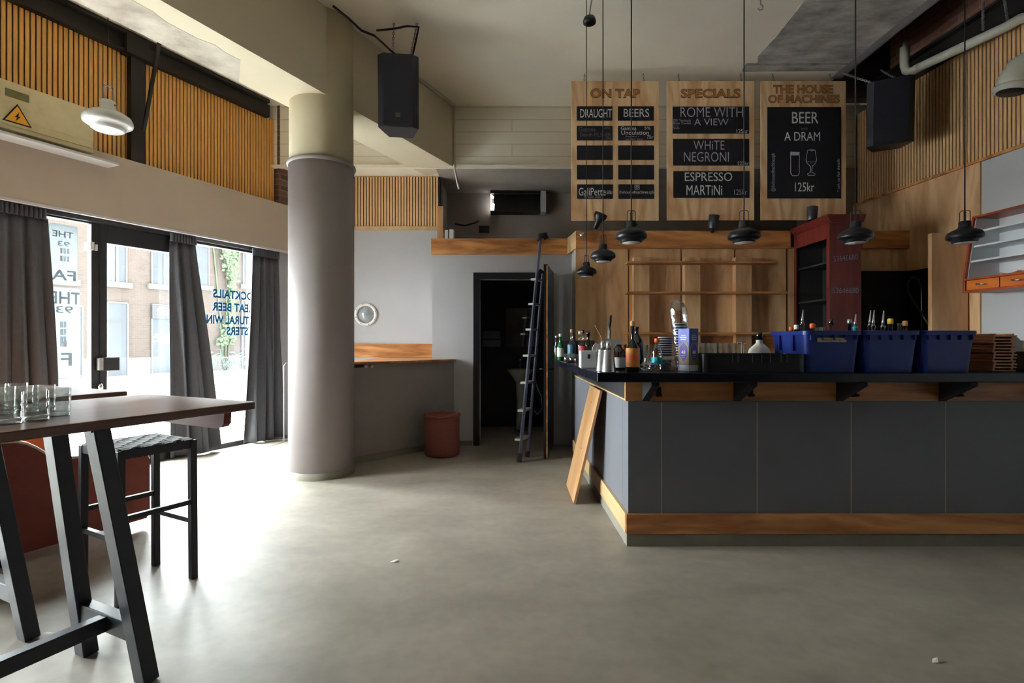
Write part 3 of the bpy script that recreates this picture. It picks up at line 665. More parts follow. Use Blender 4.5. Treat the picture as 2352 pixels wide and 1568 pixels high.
# ------------------------------------------------------------------ menu boards
BY = 6.30
def zp(zx, zy): return 1280+zx*.30608, 160+zy*.30608
def bp(zx, zy, Y=BY): 
    x, y = zp(zx, zy); return P(x, y, Y)
def chain(mb, a, b, r=.004):
    a = Vector(a); b = Vector(b); n = max(2, int((b-a).length/.028)); d = (b-a)/n
    for i in range(n):
        c0 = a+d*i; c1 = a+d*(i+1); sd = d.normalized().cross(Vector((0, 1, .2)) if i % 2 else Vector((1, .1, 0)))
        if sd.length < .01: sd = Vector((1, 0, 0))
        sd = sd.normalized()*.009
        mb.tube([c0, c0*.75+c1*.25+sd, c0*.25+c1*.75+sd, c1, c0*.25+c1*.75-sd, c0*.75+c1*.25-sd, c0], r, 5)
def board(label, bx, chains, panels, title, texts):
    p0 = bp(bx[0], bx[3]); p1 = bp(bx[2], bx[1])
    o = thing('menu_board', label, 'menu board', ((p0.x+p1.x)/2, BY, p0.z), 'wooden menu boards above the bar')
    MB().box(p0.x, p1.x, BY, BY+.022, p0.z, p1.z).build('wood_panel', 'ply_board', o, bevel=.002)
    mbo, mbf = MB(), MB()
    for body, a, b, c, d in title:
        q0 = bp(a, d); q1 = bp(c, b); cc = (q0+q1)/2
        mbo.text(body, facing((cc.x, BY-.001, cc.z)), q1.x-q0.x, q1.z-q0.z, off=.042)
        mbf.text(body, facing((cc.x, BY-.003, cc.z)), (q1.x-q0.x)*.985, (q1.z-q0.z)*.90, off=.016)
    lt = mbo.build('title_letters', 'burn', o); mbf.build('letter_faces', 'burn_fill', lt)
    for i, (a, b, c, d) in enumerate(panels):
        q0 = bp(a, d); q1 = bp(c, b)
        pn_ = MB().box(q0.x, q1.x, BY-.010, BY, q0.z, q1.z).build('chalk_panel', 'chalk_board', o, bevel=.001)
        by = {}
        for body, x0, y0, x1, y1, col, *rot in [t for t in texts if t[-1] == i or False]:
            pass
        for tx in texts:
            if tx[0] != i: continue
            _, body, x0, y0, x1, y1, col = tx[:7]
            s0 = bp(x0, y1); s1 = bp(x1, y0); cc = (s0+s1)/2; mbx = by.setdefault(col, MB())
            T = facing((cc.x, BY-.0112, cc.z))
            if body == '#beer' or body == '#wine' or body == '#icon':
                w, h = s1.x-s0.x, s1.z-s0.z
                def ln(pts, r=.004): mbx.tube([T @ Vector((px*w, py*h, 0)) for px, py in pts], r, 5)
                if body == '#beer':
                    ln([(-.5, .5), (-.5, -.38), (-.4, -.47), (-.25, -.5), (.25, -.5), (.4, -.47), (.5, -.38), (.5, .5), (-.5, .5)])
                    mbx.box(-.48*w, .48*w, .36*h, .49*h, -.001, .001, T)
                elif body == '#wine':
                    ln([(-.36, .47), (-.5, .1), (-.42, -.02), (-.12, -.14), (-.06, -.2), (-.06, -.38), (-.36, -.44), (-.3, -.5), (.3, -.5), (.36, -.44), (.06, -.38), (.06, -.2), (.12, -.14), (.42, -.02), (.5, .1), (.36, .47), (0, .5), (-.36, .47), (0, .44), (.36, .47)])
                    ln([(-.47, .04), (0, .01), (.47, .04)], .002)
                else:
                    ln([(-.5, -.5), (.5, -.5), (.5, .5), (-.5, .5), (-.5, -.5)], .003)
                    ln([(.26*math.cos(k*.7), .26*math.sin(k*.7)) for k in range(10)], .003)
            elif len(tx) > 7:
                mbx.text(body, T @ Matrix.Rotation(PI/2, 4, 'Z'), s1.z-s0.z, s1.x-s0.x, off=-.004)
            else: mbx.text(body, T, s1.x-s0.x, s1.z-s0.z, off=.0 if col == 'chalk' else -.008)
        for col, m_ in by.items(): m_.build('chalk_lettering', col, pn_)
    for zx in chains:
        q = bp(zx, bx[1]); mb = MB(); chain(mb, (q.x, BY+.01, q.z-.01), (q.x+.01, BY+.06, ZC), .003)
        mb.build('chain', 'zinc', o)
    return o
rows = [(277, 383), (424, 531), (570, 678), (716, 824), (862, 969)]
ps = []
for i, (a, b) in enumerate(rows):
    ps += [(145+i, a, 413+i, b), (455+i*.7, a, 723+i*.7, b)]
board('wooden menu board headed ON TAP with ten small chalk panels', (107, 85, 762, 1131), (205, 650), ps, [('ON TAP', 248, 143, 622, 214)],
 [(0, 'DRAUGHT', 172, 298, 408, 362, 'chalk'), (1, 'BEERS', 497, 296, 688, 358, 'chalk'),
  (2, 'Gamma', 162, 432, 285, 466, 'chalk_faint'), (2, 'APA', 350, 430, 395, 450, 'chalk_faint'), (2, 'Danish PILSNER', 170, 475, 400, 503, 'chalk_faint'), (2, '60kr', 362, 509, 408, 525, 'chalk_faint'),
  (3, 'Gamma', 475, 428, 592, 456, 'chalk'), (3, '5%', 652, 430, 698, 452, 'chalk'), (3, 'Undulation', 478, 460, 685, 490, 'chalk'), (3, 'Raspberry +', 512, 498, 612, 511, 'chalk_dim'), (3, 'Lemon sour', 512, 515, 645, 528, 'chalk_dim'), (3, '75kr', 672, 494, 718, 520, 'chalk'),
  (8, 'GaliPette', 160, 888, 362, 946, 'chalk'), (8, '60kr', 370, 906, 415, 936, 'chalk'), (8, 'Breton cider', 205, 947, 332, 964, 'chalk_dim'),
  (9, '#icon', 580, 868, 614, 898, 'chalk'), (9, 'thehouseofmachines.cph', 463, 908, 722, 938, 'chalk')])
board('wooden menu board headed SPECIALS with three chalk panels', (825, 85, 1478, 1128), (915, 1385), [(865, 279, 1437, 480), (868, 521, 1438, 720), (870, 763, 1440, 962)], [('SPECIALS', 925, 143, 1376, 214)],
 [(0, 'ROME WITH', 922, 285, 1390, 358, 'chalk_dim'), (0, 'A VIEW', 1025, 370, 1282, 420, 'chalk_dim'), (0, 'DRY Vermouth', 869, 374, 998, 392, 'chalk_dim'), (0, 'Bitter Cordial', 869, 396, 998, 412, 'chalk_dim'), (0, 'Lime', 869, 416, 905, 428, 'chalk_faint'), (0, 'Soda', 869, 432, 915, 447, 'chalk_dim'), (0, '125kr', 1342, 448, 1430, 478, 'chalk'),
  (1, 'WHiTE', 1020, 535, 1252, 602, 'chalk_dim'), (1, 'NEGRONI', 948, 620, 1285, 692, 'chalk_dim'), (1, '125kr', 1352, 690, 1436, 718, 'chalk'),
  (2, 'ESPRESSO', 955, 772, 1310, 838, 'chalk'), (2, 'MARTiNi', 967, 868, 1235, 942, 'chalk'), (2, '125kr', 1325, 900, 1422, 940, 'chalk_dim')])
board('wooden menu board headed THE HOUSE OF MACHINES with one tall chalk panel', (1530, 85, 2166, 1128), (1628, 2060), [(1575, 283, 2128, 966)],
 [('THE HOUSE', 1620, 114, 2068, 180), ('OF MACHINES', 1583, 188, 2120, 252)],
 [(0, 'BEER', 1758, 320, 1955, 405, 'chalk'), (0, 'and', 1825, 432, 1872, 455, 'chalk_faint'), (0, 'A DRAM', 1700, 470, 1968, 535, 'chalk'), (0, '#beer', 1748, 620, 1812, 797, 'chalk_dim'), (0, '#wine', 1863, 600, 1942, 795, 'chalk_dim'), (0, '125kr', 1780, 848, 1925, 915, 'chalk'),
  (0, '@thehouseofmachinescph', 1600, 630, 1636, 915, 'chalk_dim', 1), (0, '* ask us for details', 2094, 670, 2114, 920, 'chalk_dim', 1)])
# ------------------------------------------------------------------ speakers
def speaker(label, loc, w, h, d, rz, tilt, hooks, badge=True):
    o = thing('loudspeaker', label, 'loudspeaker', loc, 'hanging black loudspeakers')
    R = Matrix.Translation(loc) @ Matrix.Rotation(rz, 4, 'Z') @ Matrix.Rotation(tilt, 4, 'X')
    a = w/2; k = .06
    MB().prism([(-a, -d*.35), (-a+k, -d/2), (a-k, -d/2), (a, -d*.35), (a*.62, d/2), (-a*.62, d/2)], 0, h, R).build('cabinet', 'speaker_box', o, bevel=.008)
    MB().prism([(-a+k, -d/2-.006), (a-k, -d/2-.006), (a-k, -d/2), (-a+k, -d/2)], .03, h-.03, R).build('grille', 'speaker', o)
    if badge: MB().box(-.022, .022, -d/2-.011, -d/2-.006, .09, .13, R).build('badge', 'badge', o)
    for (lx, ly, top) in hooks:
        mb = MB(); chain(mb, R @ Vector((lx, ly, h)), top, .005); mb.build('chain', 'zinc', o)
    return o
sp = P(918, 304, 5.3)
ct1, ct2 = P(905, 48, 5.35), P(958, 52, 5.35)
speaker('black loudspeaker hanging from the ceiling beside the round column', (sp.x, sp.y, sp.z), .40, .70, .34, .12, .06, [(-.07, 0, (ct1.x, ct1.y, ZC)), (.1, 0, (ct2.x, ct2.y, ZC))])
sq = P(2040, 338, 5.9)
speaker('black loudspeaker hanging in front of the slats right of the menu boards', (sq.x, sq.y, sq.z), .44, .70, .34, -.5, .10, [(-.1, 0, (3.97, 6.3, ZC-.02)), (.1, .02, (4.45, 6.3, 4.62))], False)
mb = MB(); c0 = P(958, 56, 5.33); mb.tube([P(765, 14, 4.62), P(800, 42, 4.75), P(830, 70, 4.9), P(860, 82, 5.0)], .011); mb.tube([P(865, 70, 5.1), P(905, 66, 5.2), P(935, 60, 5.3), P(962, 62, 5.3), P(955, 95, 5.3), P(944, 142, 5.32)], .010); mb.tube([P(860, 82, 5.0), P(900, 118, 5.22), P(940, 152, 5.42)], .010)
tag(mb.build('speaker_cable', 'cable'), 'black cable along the beam looping to the left loudspeaker', 'cable')
mb = MB(); nb = -3.795; q0 = W(nb, 5.2, ZC-.02); q1 = W(nb, 6.155, ZC-.02)
mb.tube([q0, q1], .014); mb.tube([q1, Vector((q1.x, q1.y, 3.73)), Vector((q1.x+.06, q1.y+.02, 3.45))], .014)
tag(mb.build('conduit_pipe', 'conduit'), 'cream conduit running along the beam corner and down beside the mezzanine', 'pipe')
mb = MB(); h0 = P(1747, 6, 4.97); h0.z = ZC; mb.tube([h0, h0+Vector((0, 0, -.05)), h0+Vector((.02, 0, -.07)), h0+Vector((.02, 0, -.1)), h0+Vector((-.01, 0, -.11)), h0+Vector((-.025, 0, -.09))], .006)
tag(mb.build('ceiling_hook', 'zinc'), 'small metal hook in the cream ceiling above the specials board', 'hook')
# ------------------------------------------------------------------ pipes at the upper right
pi_ = thing('drain_pipe', 'cream plastic pipe with an elbow crossing the upper right corner', 'pipe', P(2090, 165, 5.9))
A = P(2082, 168, 5.9); B = P(2310, 62, 5.05); 
MB().tube([A+Vector((-.005, .02, .42)), A+Vector((-.005, .02, .28))], .022, 12).build('riser_pipe', 'zinc', pi_)
MB().tube([A+Vector((-.005, .02, .30)), A+Vector((-.005, .02, .10)), A+Vector((.0, .0, .03)), A+Vector((.03, -.03, .0)), A*.85+B*.15], .047, 16).build('elbow', 'pvc', pi_)
MB().tube([A*.86+B*.14, B, B+Vector((.06, -.08, .03)), B+Vector((.12, -.12, .03)), B+Vector((.14, -.2, .02))], .046, 16).build('main_pipe', 'pvc', pi_)
mb = MB(); chain(mb, P(2258, 70, 5.25), P(2256, 0, 5.2)+Vector((0, 0, .8)), .006); mb.build('chain', 'zinc', pi_); mb = MB(); chain(mb, B+Vector((.02, 0, .05)), B+Vector((-.06, .05, .9)), .006); mb.build('chain', 'zinc', pi_)
du = thing('vent_elbow', 'large cream pipe elbow with an open dark end at the upper right edge', 'pipe', P(2320, 215, 4.85))
E = [P(2420, 120, 4.75), P(2380, 138, 4.8), P(2345, 158, 4.85), P(2328, 185, 4.87), P(2322, 212, 4.88)]
MB().tube(E, .125, 24).build('elbow', 'pvc', du)
MB().tube([E[-1]+Vector((0, 0, .05)), E[-1]+Vector((-.002, 0, .03))], .133, 24).build('joint_ring', 'pvc', du)
e1 = E[-1]; dd = (E[-1]-E[-2]).normalized()
MB().tube([e1, e1+dd*.004], .108, 24).build('opening', 'black_matt', du)
# ------------------------------------------------------------------ header boards, porthole, low wall
mb = MB(); mb.box((990-1176)/F*6.77, (1303-1176)/F*6.77, 6.77, 6.80, 2.479, 2.685)
o = thing('header_board', 'oak header board above the black restroom door', 'board', (-.2, 6.77, 2.479), 'oak boards along the mezzanine edge'); mb.build('face_board', 'oak_x', o, bevel=.003)
mb = MB(); mb.prism([((1303-1176)/F*6.77, 6.77), ((1303-1176)/F*6.77, 6.80), (.800, 6.36), (.772, 6.33)], 2.482, 2.69); mb.build('return_board', 'pale_side', o)
mb = MB(); mb.box(.772, (1815-1176)/F*6.33, 6.315, 6.35, 2.475, 2.69)
tag(mb.build('header_board', 'oak_dark_x', bevel=.003), 'long oak header board above the plywood back bar', 'board', 'oak boards along the mezzanine edge')
mb = MB(); mb.box((1980-1176)/F*6.33, (2105-1176)/F*6.33, 6.315, 6.35, 2.475, 2.69)
tag(mb.build('header_board', 'oak_dark_x', bevel=.003), 'short oak board right of the red cabinet above the black sink nook', 'board', 'oak boards along the mezzanine edge')
a = P(1005, 545, 6.84); b = P(1019, 475, 6.84)
mb = MB(); mb.box(a.x, b.x, 6.80, 6.88, 2.5, b.z); tag(mb.build('wood_post', 'plank', bevel=.003), 'short pale wooden post at the left end of the restroom header', 'post')
# items on the mezzanine
vb = thing('wall_opening', 'boxed opening covered with crumpled black film, daylight leaking at its left edge', 'wall vent', P(1190, 490, 8.4))
a = P(1127, 491, 8.42); b = P(1253, 443, 8.42)
MB().box(a.x+.05, b.x-.08, 8.40, 8.47, a.z+.03, b.z-.03).build('black_film', 'black_film', vb)
MB().box(b.x-.085, b.x, 8.30, 8.5, a.z, b.z).build('side_frame', 'white_wall', vb)
MB().box(a.x, b.x-.085, 8.32, 8.5, b.z-.03, b.z).build('top_frame', 'black_frame', vb)
MB().box(a.x, b.x-.085, 8.32, 8.5, a.z, a.z+.03).build('bottom_frame', 'black_frame', vb)
MB().prism([(a.x, a.z+.03), (a.x+.055, a.z+.045), (a.x+.065, a.z+.15), (a.x+.03, a.z+.16), (a.x+.01, a.z+.22), (a.x, a.z+.22)], 8.38, 8.46, axis='y').prism([(a.x, b.z-.03), (a.x+.055, b.z-.07), (a.x, b.z-.09)], 8.38, 8.46, axis='y').build('daylight_gap', 'leak', vb)
a = P(1112, 526, 8.45); mb = MB(); mb.box(a.x-.08, a.x+.08, 8.42, 8.5, a.z-.05, a.z+.05); tag(mb.build('junction_box', 'black_matt', bevel=.004), 'small black junction box on the dim mezzanine wall', 'junction box')
mb = MB(); mb.tube([P(1045, 514, 8.45), P(1068, 518, 8.45), P(1090, 512, 8.45), P(1100, 507, 8.46)], .012); tag(mb.build('cable', 'cable'), 'dark cable drooping across the dim mezzanine wall', 'cable')
for k, (x0, x1, y0) in enumerate(((1022, 1029, 528), (1032, 1042, 526))):
    a = P(x0, 547, 7.1); b = P(x1, y0, 7.1); mb = MB(); mb.box(a.x, b.x, 7.1, 7.25, 2.5, b.z)
    tag(mb.build('storage_box', 'white_wall', bevel=.004), ('narrow' if k == 0 else 'wider')+' white box on the mezzanine behind the wooden post', 'box', 'white boxes on the mezzanine')
# porthole
ph = P(840, 722, 7.60); o = thing('porthole', 'round porthole window with a white bolted ring in the grey wall', 'porthole', (ph.x, 7.615, ph.z-.165))
RY = Matrix.Translation((ph.x, 7.615, ph.z)) @ Matrix.Rotation(PI/2, 4, 'X')
MB().lathe([(.165, 0), (.165, .02), (.155, .028), (.13, .03), (.125, .018), (.125, 0)], mat=RY, seg=40, cap=False).build('ring', 'ceramic', o)
MB().lathe([(.128, .004), (.128, .008)], mat=RY, seg=32).build('porthole_glass', plain('porthole_glass', S(150, 156, 162), .08, var=.25, scale=9, coat=.5), o)
mb = MB()
for k in range(8):
    a = 2*PI*k/8+.3; q = RY @ Vector((.148*math.cos(a), .148*math.sin(a), .026)); mb.cyl(q, q+Vector((0, -.008, 0)), .007, 8)
mb.build('bolts', 'zinc', o)
# low angled wall with shelf
lw0 = Vector((-1.86, 5.665)); lw1 = Vector((-.756, 6.80)); 
mb = MB(); mb.prism([tuple(lw0), tuple(lw1), (-.756, 6.81), (-1.0, 6.84), (-1.0, 7.6), (-1.86, 7.6)], 0, 1.095); struct('wall_low', mb, plain('taupe_wall_paint', S(146, 140, 138), .75, var=.04))
dv = (lw1-lw0).normalized(); nv = Vector((dv.y, -dv.x))
mb = MB(); p = [lw0+nv*.004, lw1+nv*.004, lw1+nv*.014-dv*.01, lw0+nv*.014]
mb.prism([tuple(v) for v in p], 0, .075); struct('baseboard_left', mb, 'kick')
mb = MB(); mb.box(-.74, DX0-.09, 6.788, 6.8, 0, .06); struct('baseboard_back', mb, 'kick')
mb = MB(); f0 = lw0+nv*.05-dv*.06; f1 = lw1+nv*.05+dv*.0
mb.prism([tuple(f0), tuple(f1), (f1.x-.01, 6.79), (-1.045, 6.79), (-1.045, 7.61), (-1.86, 7.61), (f0.x-.03, f0.y+.1)], 1.097, 1.122)
tag(mb.build('shelf_board', 'oak_x', bevel=.003), 'triangular oak shelf on top of the low wall beside the column', 'shelf')
mb = MB(); mb.box(-2.3, (1000-1176)/F*7.59, 7.585, 7.612, 1.123, 1.315); tag(mb.build('backsplash_board', 'oak_x', bevel=.003), 'oak backsplash board behind the low wall shelf', 'board')
sw = thing('socket_strip', 'dark socket strip with two white plugs under the oak shelf', 'socket', P(845, 832, 5.83))
q = lw0+dv*.2+nv*.02
def lwm(s, h, z): v = lw0+dv*s+nv*h; return Vector((v.x, v.y, z))
mb = MB(); mb.hexa([lwm(.16, .0, 1.06), lwm(.26, 0, 1.06), lwm(.26, .03, 1.06), lwm(.16, .03, 1.06)], [lwm(.16, 0, 1.095), lwm(.26, 0, 1.095), lwm(.26, .03, 1.095), lwm(.16, .03, 1.095)]); mb.build('strip', 'black_matt', sw)
for s in (.29, .36):
    mb = MB(); mb.cyl(lwm(s, 0, 1.07), lwm(s, .04, 1.07), .018, 12); mb.build('plug', 'white_wall', sw)
mb = MB(); mb.cyl(lwm(.09, 0, .985), lwm(.09, .03, .985), .025, 14); tag(mb.build('coat_peg', 'black_matt'), 'small black knob on the low wall beside the column', 'knob')
# sack basket
bk = thing('laundry_basket', 'rust coloured woven cloth basket standing against the low wall', 'basket', (-.83, 6.2, 0))
mb = MB(); rr = random.Random(4); prof = [(.0, .0), (.195, .0), (.208, .03), (.212, .15), (.208, .3), (.206, .42), (.20, .48), (.19, .505), (.165, .50), (.15, .45), (.15, .2), (.0, .2)]
mb.lathe(prof, (-.83, 6.2, 0), 40, cap=False)
for v in mb.bm.verts:
    q = noise.noise(Vector((v.co.x*6, v.co.y*6, v.co.z*5)))*.012; v.co.x += q; v.co.y += q*.7; v.co.z += (q*1.6 if v.co.z > .3 else 0)
mb.build('body', 'sack', bk, sub=1)
mb = MB(); mb.tube([Vector((-.83+.205*math.cos(a), 6.2+.205*math.sin(a), .475+.006*math.sin(a*5))) for a in [2*PI*k/36 for k in range(37)]], .014, 8); mb.build('rolled_rim', 'sack', bk)
# ------------------------------------------------------------------ restroom door
d2 = sroot('door_2', (DX0, 6.8, 0))
fx0, fx1 = (1087-1176)/F*6.78, (1266-1176)/F*6.78
mb = MB(); mb.box(fx0, DX0+.005, 6.775, 6.93, .0, 2.245); mb.box(DX1-.005, fx1, 6.775, 6.93, 0, 2.245); mb.box(DX0, DX1, 6.775, 6.93, z2-.03, 2.245); mb.build('door_frame', 'black_paint', d2, bevel=.004)
mb = MB(); mb.box(DX0+.005, DX0+.016, 6.80, 6.81, 0, z2-.03); mb.box(DX0, DX1, 6.80, 6.81, z2-.043, z2-.031); mb.build('door_stop', 'zinc', d2)
h = Vector((.517, 6.76)); e = Vector((.385, 5.98)); dv2 = (e-h).normalized(); nv2 = Vector((-dv2.y, dv2.x))
def leafpts(a, b, c, d_): return [tuple(h+dv2*a+nv2*c), tuple(h+dv2*b+nv2*c), tuple(h+dv2*b+nv2*d_), tuple(h+dv2*a+nv2*d_)]
mb = MB(); mb.prism(leafpts(0, .79, -.022, .022), .01, 2.235); lf = mb.build('door_leaf', 'black_paint', d2)
mb = MB(); mb.prism(leafpts(.79, .796, .010, .022), .01, 2.22); mb.build('leaf_edge', 'oak_x', lf)
mb = MB()
for s in (1, -1):
    q = h+dv2*.72+nv2*.022*s; q2 = q+nv2*.05*s; mb.cyl((q.x, q.y, 1.03), (q2.x, q2.y, 1.03), .009, 8); q3 = q2-dv2*.11; mb.cyl((q2.x, q2.y, 1.03), (q3.x, q3.y, 1.03), .009, 8)
mb.build('door_handle', 'black_matt', lf)
# inside the restroom
a = P(1163, 795, 8.28); b = P(1228, 707, 8.28); o = thing('wall_mirror', 'mirror on the black restroom wall, seen through the open door', 'mirror', ((a.x+b.x)/2, 8.28, a.z))
MB().box(a.x, b.x, 8.282, 8.29, a.z, b.z).build('mirror_glass', 'mirror', o); mb = MB(); mb.box(a.x-.01, b.x+.01, 8.288, 8.3, a.z-.01, b.z+.01); mb.build('mirror_frame', 'black_frame', o)
a = P(1107, 797, 8.1); b = P(1150, 757, 8.1); o = thing('towel_dispenser', 'grey paper towel dispenser inside the dark restroom', 'dispenser', ((a.x+b.x)/2, 8.2, a.z))
MB().box(a.x, b.x, 8.12, 8.295, (a.z*.55+b.z*.45), b.z).build('cover', 'steel', o, bevel=.02); MB().box(a.x, b.x, 8.14, 8.295, a.z, (a.z*.55+b.z*.45)-.004).build('tray', 'steel', o, bevel=.01)
a = P(1195, 842, 8.05); o = thing('wash_basin', 'white washbasin under the mirror in the dark restroom', 'basin', (a.x, 8.05, .7))
MB().lathe([(.06, -.22), (.12, -.12), (.2, -.02), (.22, 0), (.2, .005), (.17, -.04), (0, -.1)], (a.x, 8.05, .92), 28, cap=False).build('bowl', 'ceramic', o); MB().tube([(a.x, 8.24, .92), (a.x, 8.24, 1.06), (a.x, 8.16, 1.08), (a.x, 8.13, 1.05)], .012).build('tap', 'chrome', o)
MB().lathe([(.07, 0), (.055, .4), (.07, .72)], (a.x, 8.05, 0), 20).build('pedestal', 'ceramic', o)
# ------------------------------------------------------------------ ladder
ld = thing('ladder', 'grey folding ladder leaning on the oak header in front of the restroom door', 'ladder', (.083, 5.83, 0))
r1a, r1b = Vector((.083, 5.83, .0)), Vector((.365, 6.62, 2.64)); r2a, r2b = Vector((.17, 6.09, .0)), Vector((.392, 6.66, 2.26))
r1a = P(1192, 1060, 5.84); r1a.z = .0; r1b = P(1241, 548, 6.66); r2a = P(1211, 1050, 6.1); r2a.z = 0; r2b = P(1247, 625, 6.66)
sdv = Vector((1, .2, 0))
MB().bar(r1a+(r1b-r1a)*.02, r1b, .07, .03, sdv).build('rail', 'aluminium', ld, bevel=.004)
MB().bar(r2a+(r2b-r2a)*.02, r2b, .06, .026, sdv).build('rail', 'aluminium', ld, bevel=.004)
for k in range(7):
    s = .09+k*.118
    a = r1a.lerp(r1b, s); 
    u = (a.z-r2a.z)/(r2b.z-r2a.z); b = r2a.lerp(r2b, u)
    if u > .98: continue
    mb = MB(); off = Vector((-.035, -.01, 0)); mb.bar(a+off, b+off, .085, .025); mb.build('tread', 'tread', ld, bevel=.003)
MB().bar(r1a, r1a+(r1b-r1a)*.035, .085, .045, sdv).build('foot', 'black_matt', ld, bevel=.004)
MB().bar(r2a, r2a+(r2b-r2a)*.03, .075, .04, sdv).build('foot', 'black_matt', ld, bevel=.004)
mb = MB(); mb.tube([r1b+Vector((-.02, -.02, -.03)), r1b+Vector((.0, 0, .03)), r1b+Vector((.06, .02, .05)), r1b+Vector((.08, .03, .0))], [.03, .042, .042, .035], 12); mb.build('top_cap', 'black_matt', ld)
mb = MB(); mb.bar(r2b+Vector((-.05, -.02, .02)), r2b+Vector((.04, 0, -.03)), .05, .04); mb.build('hinge_bracket', 'black_matt', ld)
mb = MB(); q = r2a.lerp(r2b, .42); mb.tube([q, q+Vector((.03, -.05, -.12)), q+Vector((.09, -.06, -.25)), q+Vector((.10, -.04, -.40)), q+Vector((.04, 0, -.47)), q+Vector((0, .0, -.42))], .010, 8); mb.build('strap', 'black_matt', ld)
# ------------------------------------------------------------------ bar front
def XS(Y): return .77-.0175*(Y-3.46)
bar = thing('service_bar', 'grey panelled bar front with oak strips and a grey kickboard', 'bar', (2.5, 3.46, 0))
XE = XR(3.46)-.06
pxs = [1443, 1520, 1739, 1955, 2172]; Xs = [(x-1176)/F*3.46 for x in pxs]+[(2388-1176)/F*3.46, XE]
for i in range(len(Xs)-1):
    MB().box(Xs[i]+(.0025 if i else 0), Xs[i+1]-.0025, 3.46, 3.50, .20, .955).build('front_panel', 'bar_grey', bar)
mb = MB()
for X in Xs[1:-1]: mb.box(X-.0025, X+.0025, 3.4603, 3.49, .2126, .95)
mb.build('panel_joint', 'groove', bar)
def sidebox(mb, x0, x1, Y0, Y1, z0, z1):
    return mb.hexa([(XS(Y0)+x0, Y0, z0), (XS(Y0)+x1, Y0, z0), (XS(Y1)+x1, Y1, z0), (XS(Y1)+x0, Y1, z0)], [(XS(Y0)+x0, Y0, z1), (XS(Y0)+x1, Y0, z1), (XS(Y1)+x1, Y1, z1), (XS(Y1)+x0, Y1, z1)])
for Y0, Y1 in ((3.4605, 3.62), (3.623, 4.75), (4.753, 6.05)):
    sidebox(MB(), 0, .04, Y0, Y1, .20, .953).build('side_panel', 'bar_grey', bar)
sidebox(MB(), -.006, .04, 3.46, 6.05, .953, .962).build('side_edge', 'pale_side', bar)
MB().box(.752, XE, 3.438, 3.46, .084, .2125).build('base_strip', 'oak_dark_x', bar, bevel=.002)
sidebox(MB(), -.022, 0, 3.4605, 6.05, .084, .2125).build('base_strip', 'pale_side', bar, bevel=.002)
MB().box(.758, XE, 3.445, 3.47, 0, .084).build('kickboard', 'kick', bar)
sidebox(MB(), -.014, .02, 3.46, 6.05, 0, .084).build('kickboard', 'kick', bar)
MB().box(.752, XE, 3.462, 3.49, .956, 1.098).build('top_strip', 'oak_dark_x', bar)
sidebox(MB(), .02, .3, 3.52, 6.05, .9, 1.098).build('side_core', 'black_matt', bar)
MB().box(.82, XE, 3.50, 3.62, .1, 1.098).build('front_core', 'black_matt', bar)
for x in (1474, 1684, 1920, 2156, 2392):
    X = (x-1176)/F*3.46
    MB().prism([(3.461, .955), (3.461, 1.097), (3.22, 1.097), (3.22, 1.075)], X, X+.05, axis='x').build('bracket', 'black_matt', bar, bevel=.003)
    q = X+.11; mb = MB(); mb.box(q-.014, q+.014, 3.44, 3.462, .985, 1.05); mb.cyl((q, 3.45, .995), (q, 3.40, 1.0), .009, 8); mb.build('coat_hook', 'black_matt', bar)
CT = 1.16
ct = thing('bar_counter', 'black glossy L-shaped bar counter top', 'countertop', (2.5, 3.19, 1.098))
mb = MB(); mb.prism([(.521, 3.19), (XR(3.3)-.05, 3.19), (XR(4)-.05, 4.0), (1.2, 4.0), (1.14, 5.44), (.452, 5.44)], 1.1, CT)
mb.build('slab', 'counter', ct, bevel=.006)
mb = MB()
for k in range(5): Y0 = 3.6+k*.3; x0 = .521-.0307*(Y0-3.19); mb.box(x0-.003, x0+.001, Y0, Y0+.004, 1.102, 1.158)
mb.build('edge_joint', 'black_matt', ct)
# leaning plank
pk = [Vector((.53, 4.33, .0)), Vector((.53, 4.90, .0)), Vector((.725, 4.72, .955)), Vector((.725, 4.17, .955))]
nn_ = (pk[1]-pk[0]).cross(pk[3]-pk[0]).normalized()*.022
if nn_.x > 0: nn_ = -nn_
mb = MB(); mb.hexa([pk[0], pk[1], pk[1]+nn_+Vector((0, 0, .004)), pk[0]+nn_+Vector((0, 0, .004))], [pk[3], pk[2], pk[2]+nn_, pk[3]+nn_])
o = thing('plank', 'loose oak board leaning against the left side of the bar', 'plank', (.53, 4.6, 0)); mb.build('board', 'plank', o, bevel=.002)
mb = MB()
for u, v in ((.45, .87), (.4, .45)):
    q = pk[0].lerp(pk[1], u).lerp(pk[3].lerp(pk[2], u), v)+nn_*1.0; mb.cyl(q, q+nn_*.06, .007, 8)
mb.build('screw_hole', 'black_matt', o)
# ------------------------------------------------------------------ back bar shelf rack
sr = thing('bottle_rack', 'empty plywood wall rack with three shelves on the back bar', 'shelf', (2.2, 6.3, 1.4))
for x0, x1 in ((1456, 1492), (1573, 1609), (1690, 1727)):
    a = P(x0, 590, 6.25); b = P(x1, 590, 6.25); MB().box(a.x, b.x, 6.25, 6.349, 1.2, a.z).build('upright', 'ply', sr, bevel=.002)
for y, X1 in ((611, 1778), (678, 1800), (768, 1800)):
    a = P(1431, y, 6.34); X1 = (X1-1176)/F*6.2; MB().box(a.x, X1, 6.10, 6.25, a.z, a.z+.024).build('shelf', 'oak_x', sr, bevel=.002)
MB().box((1446-1176)/F*6.3, (1800-1176)/F*6.3, 6.325, 6.349, 1.0, 1.42).build('lower_board', 'oak_dark_x', sr)
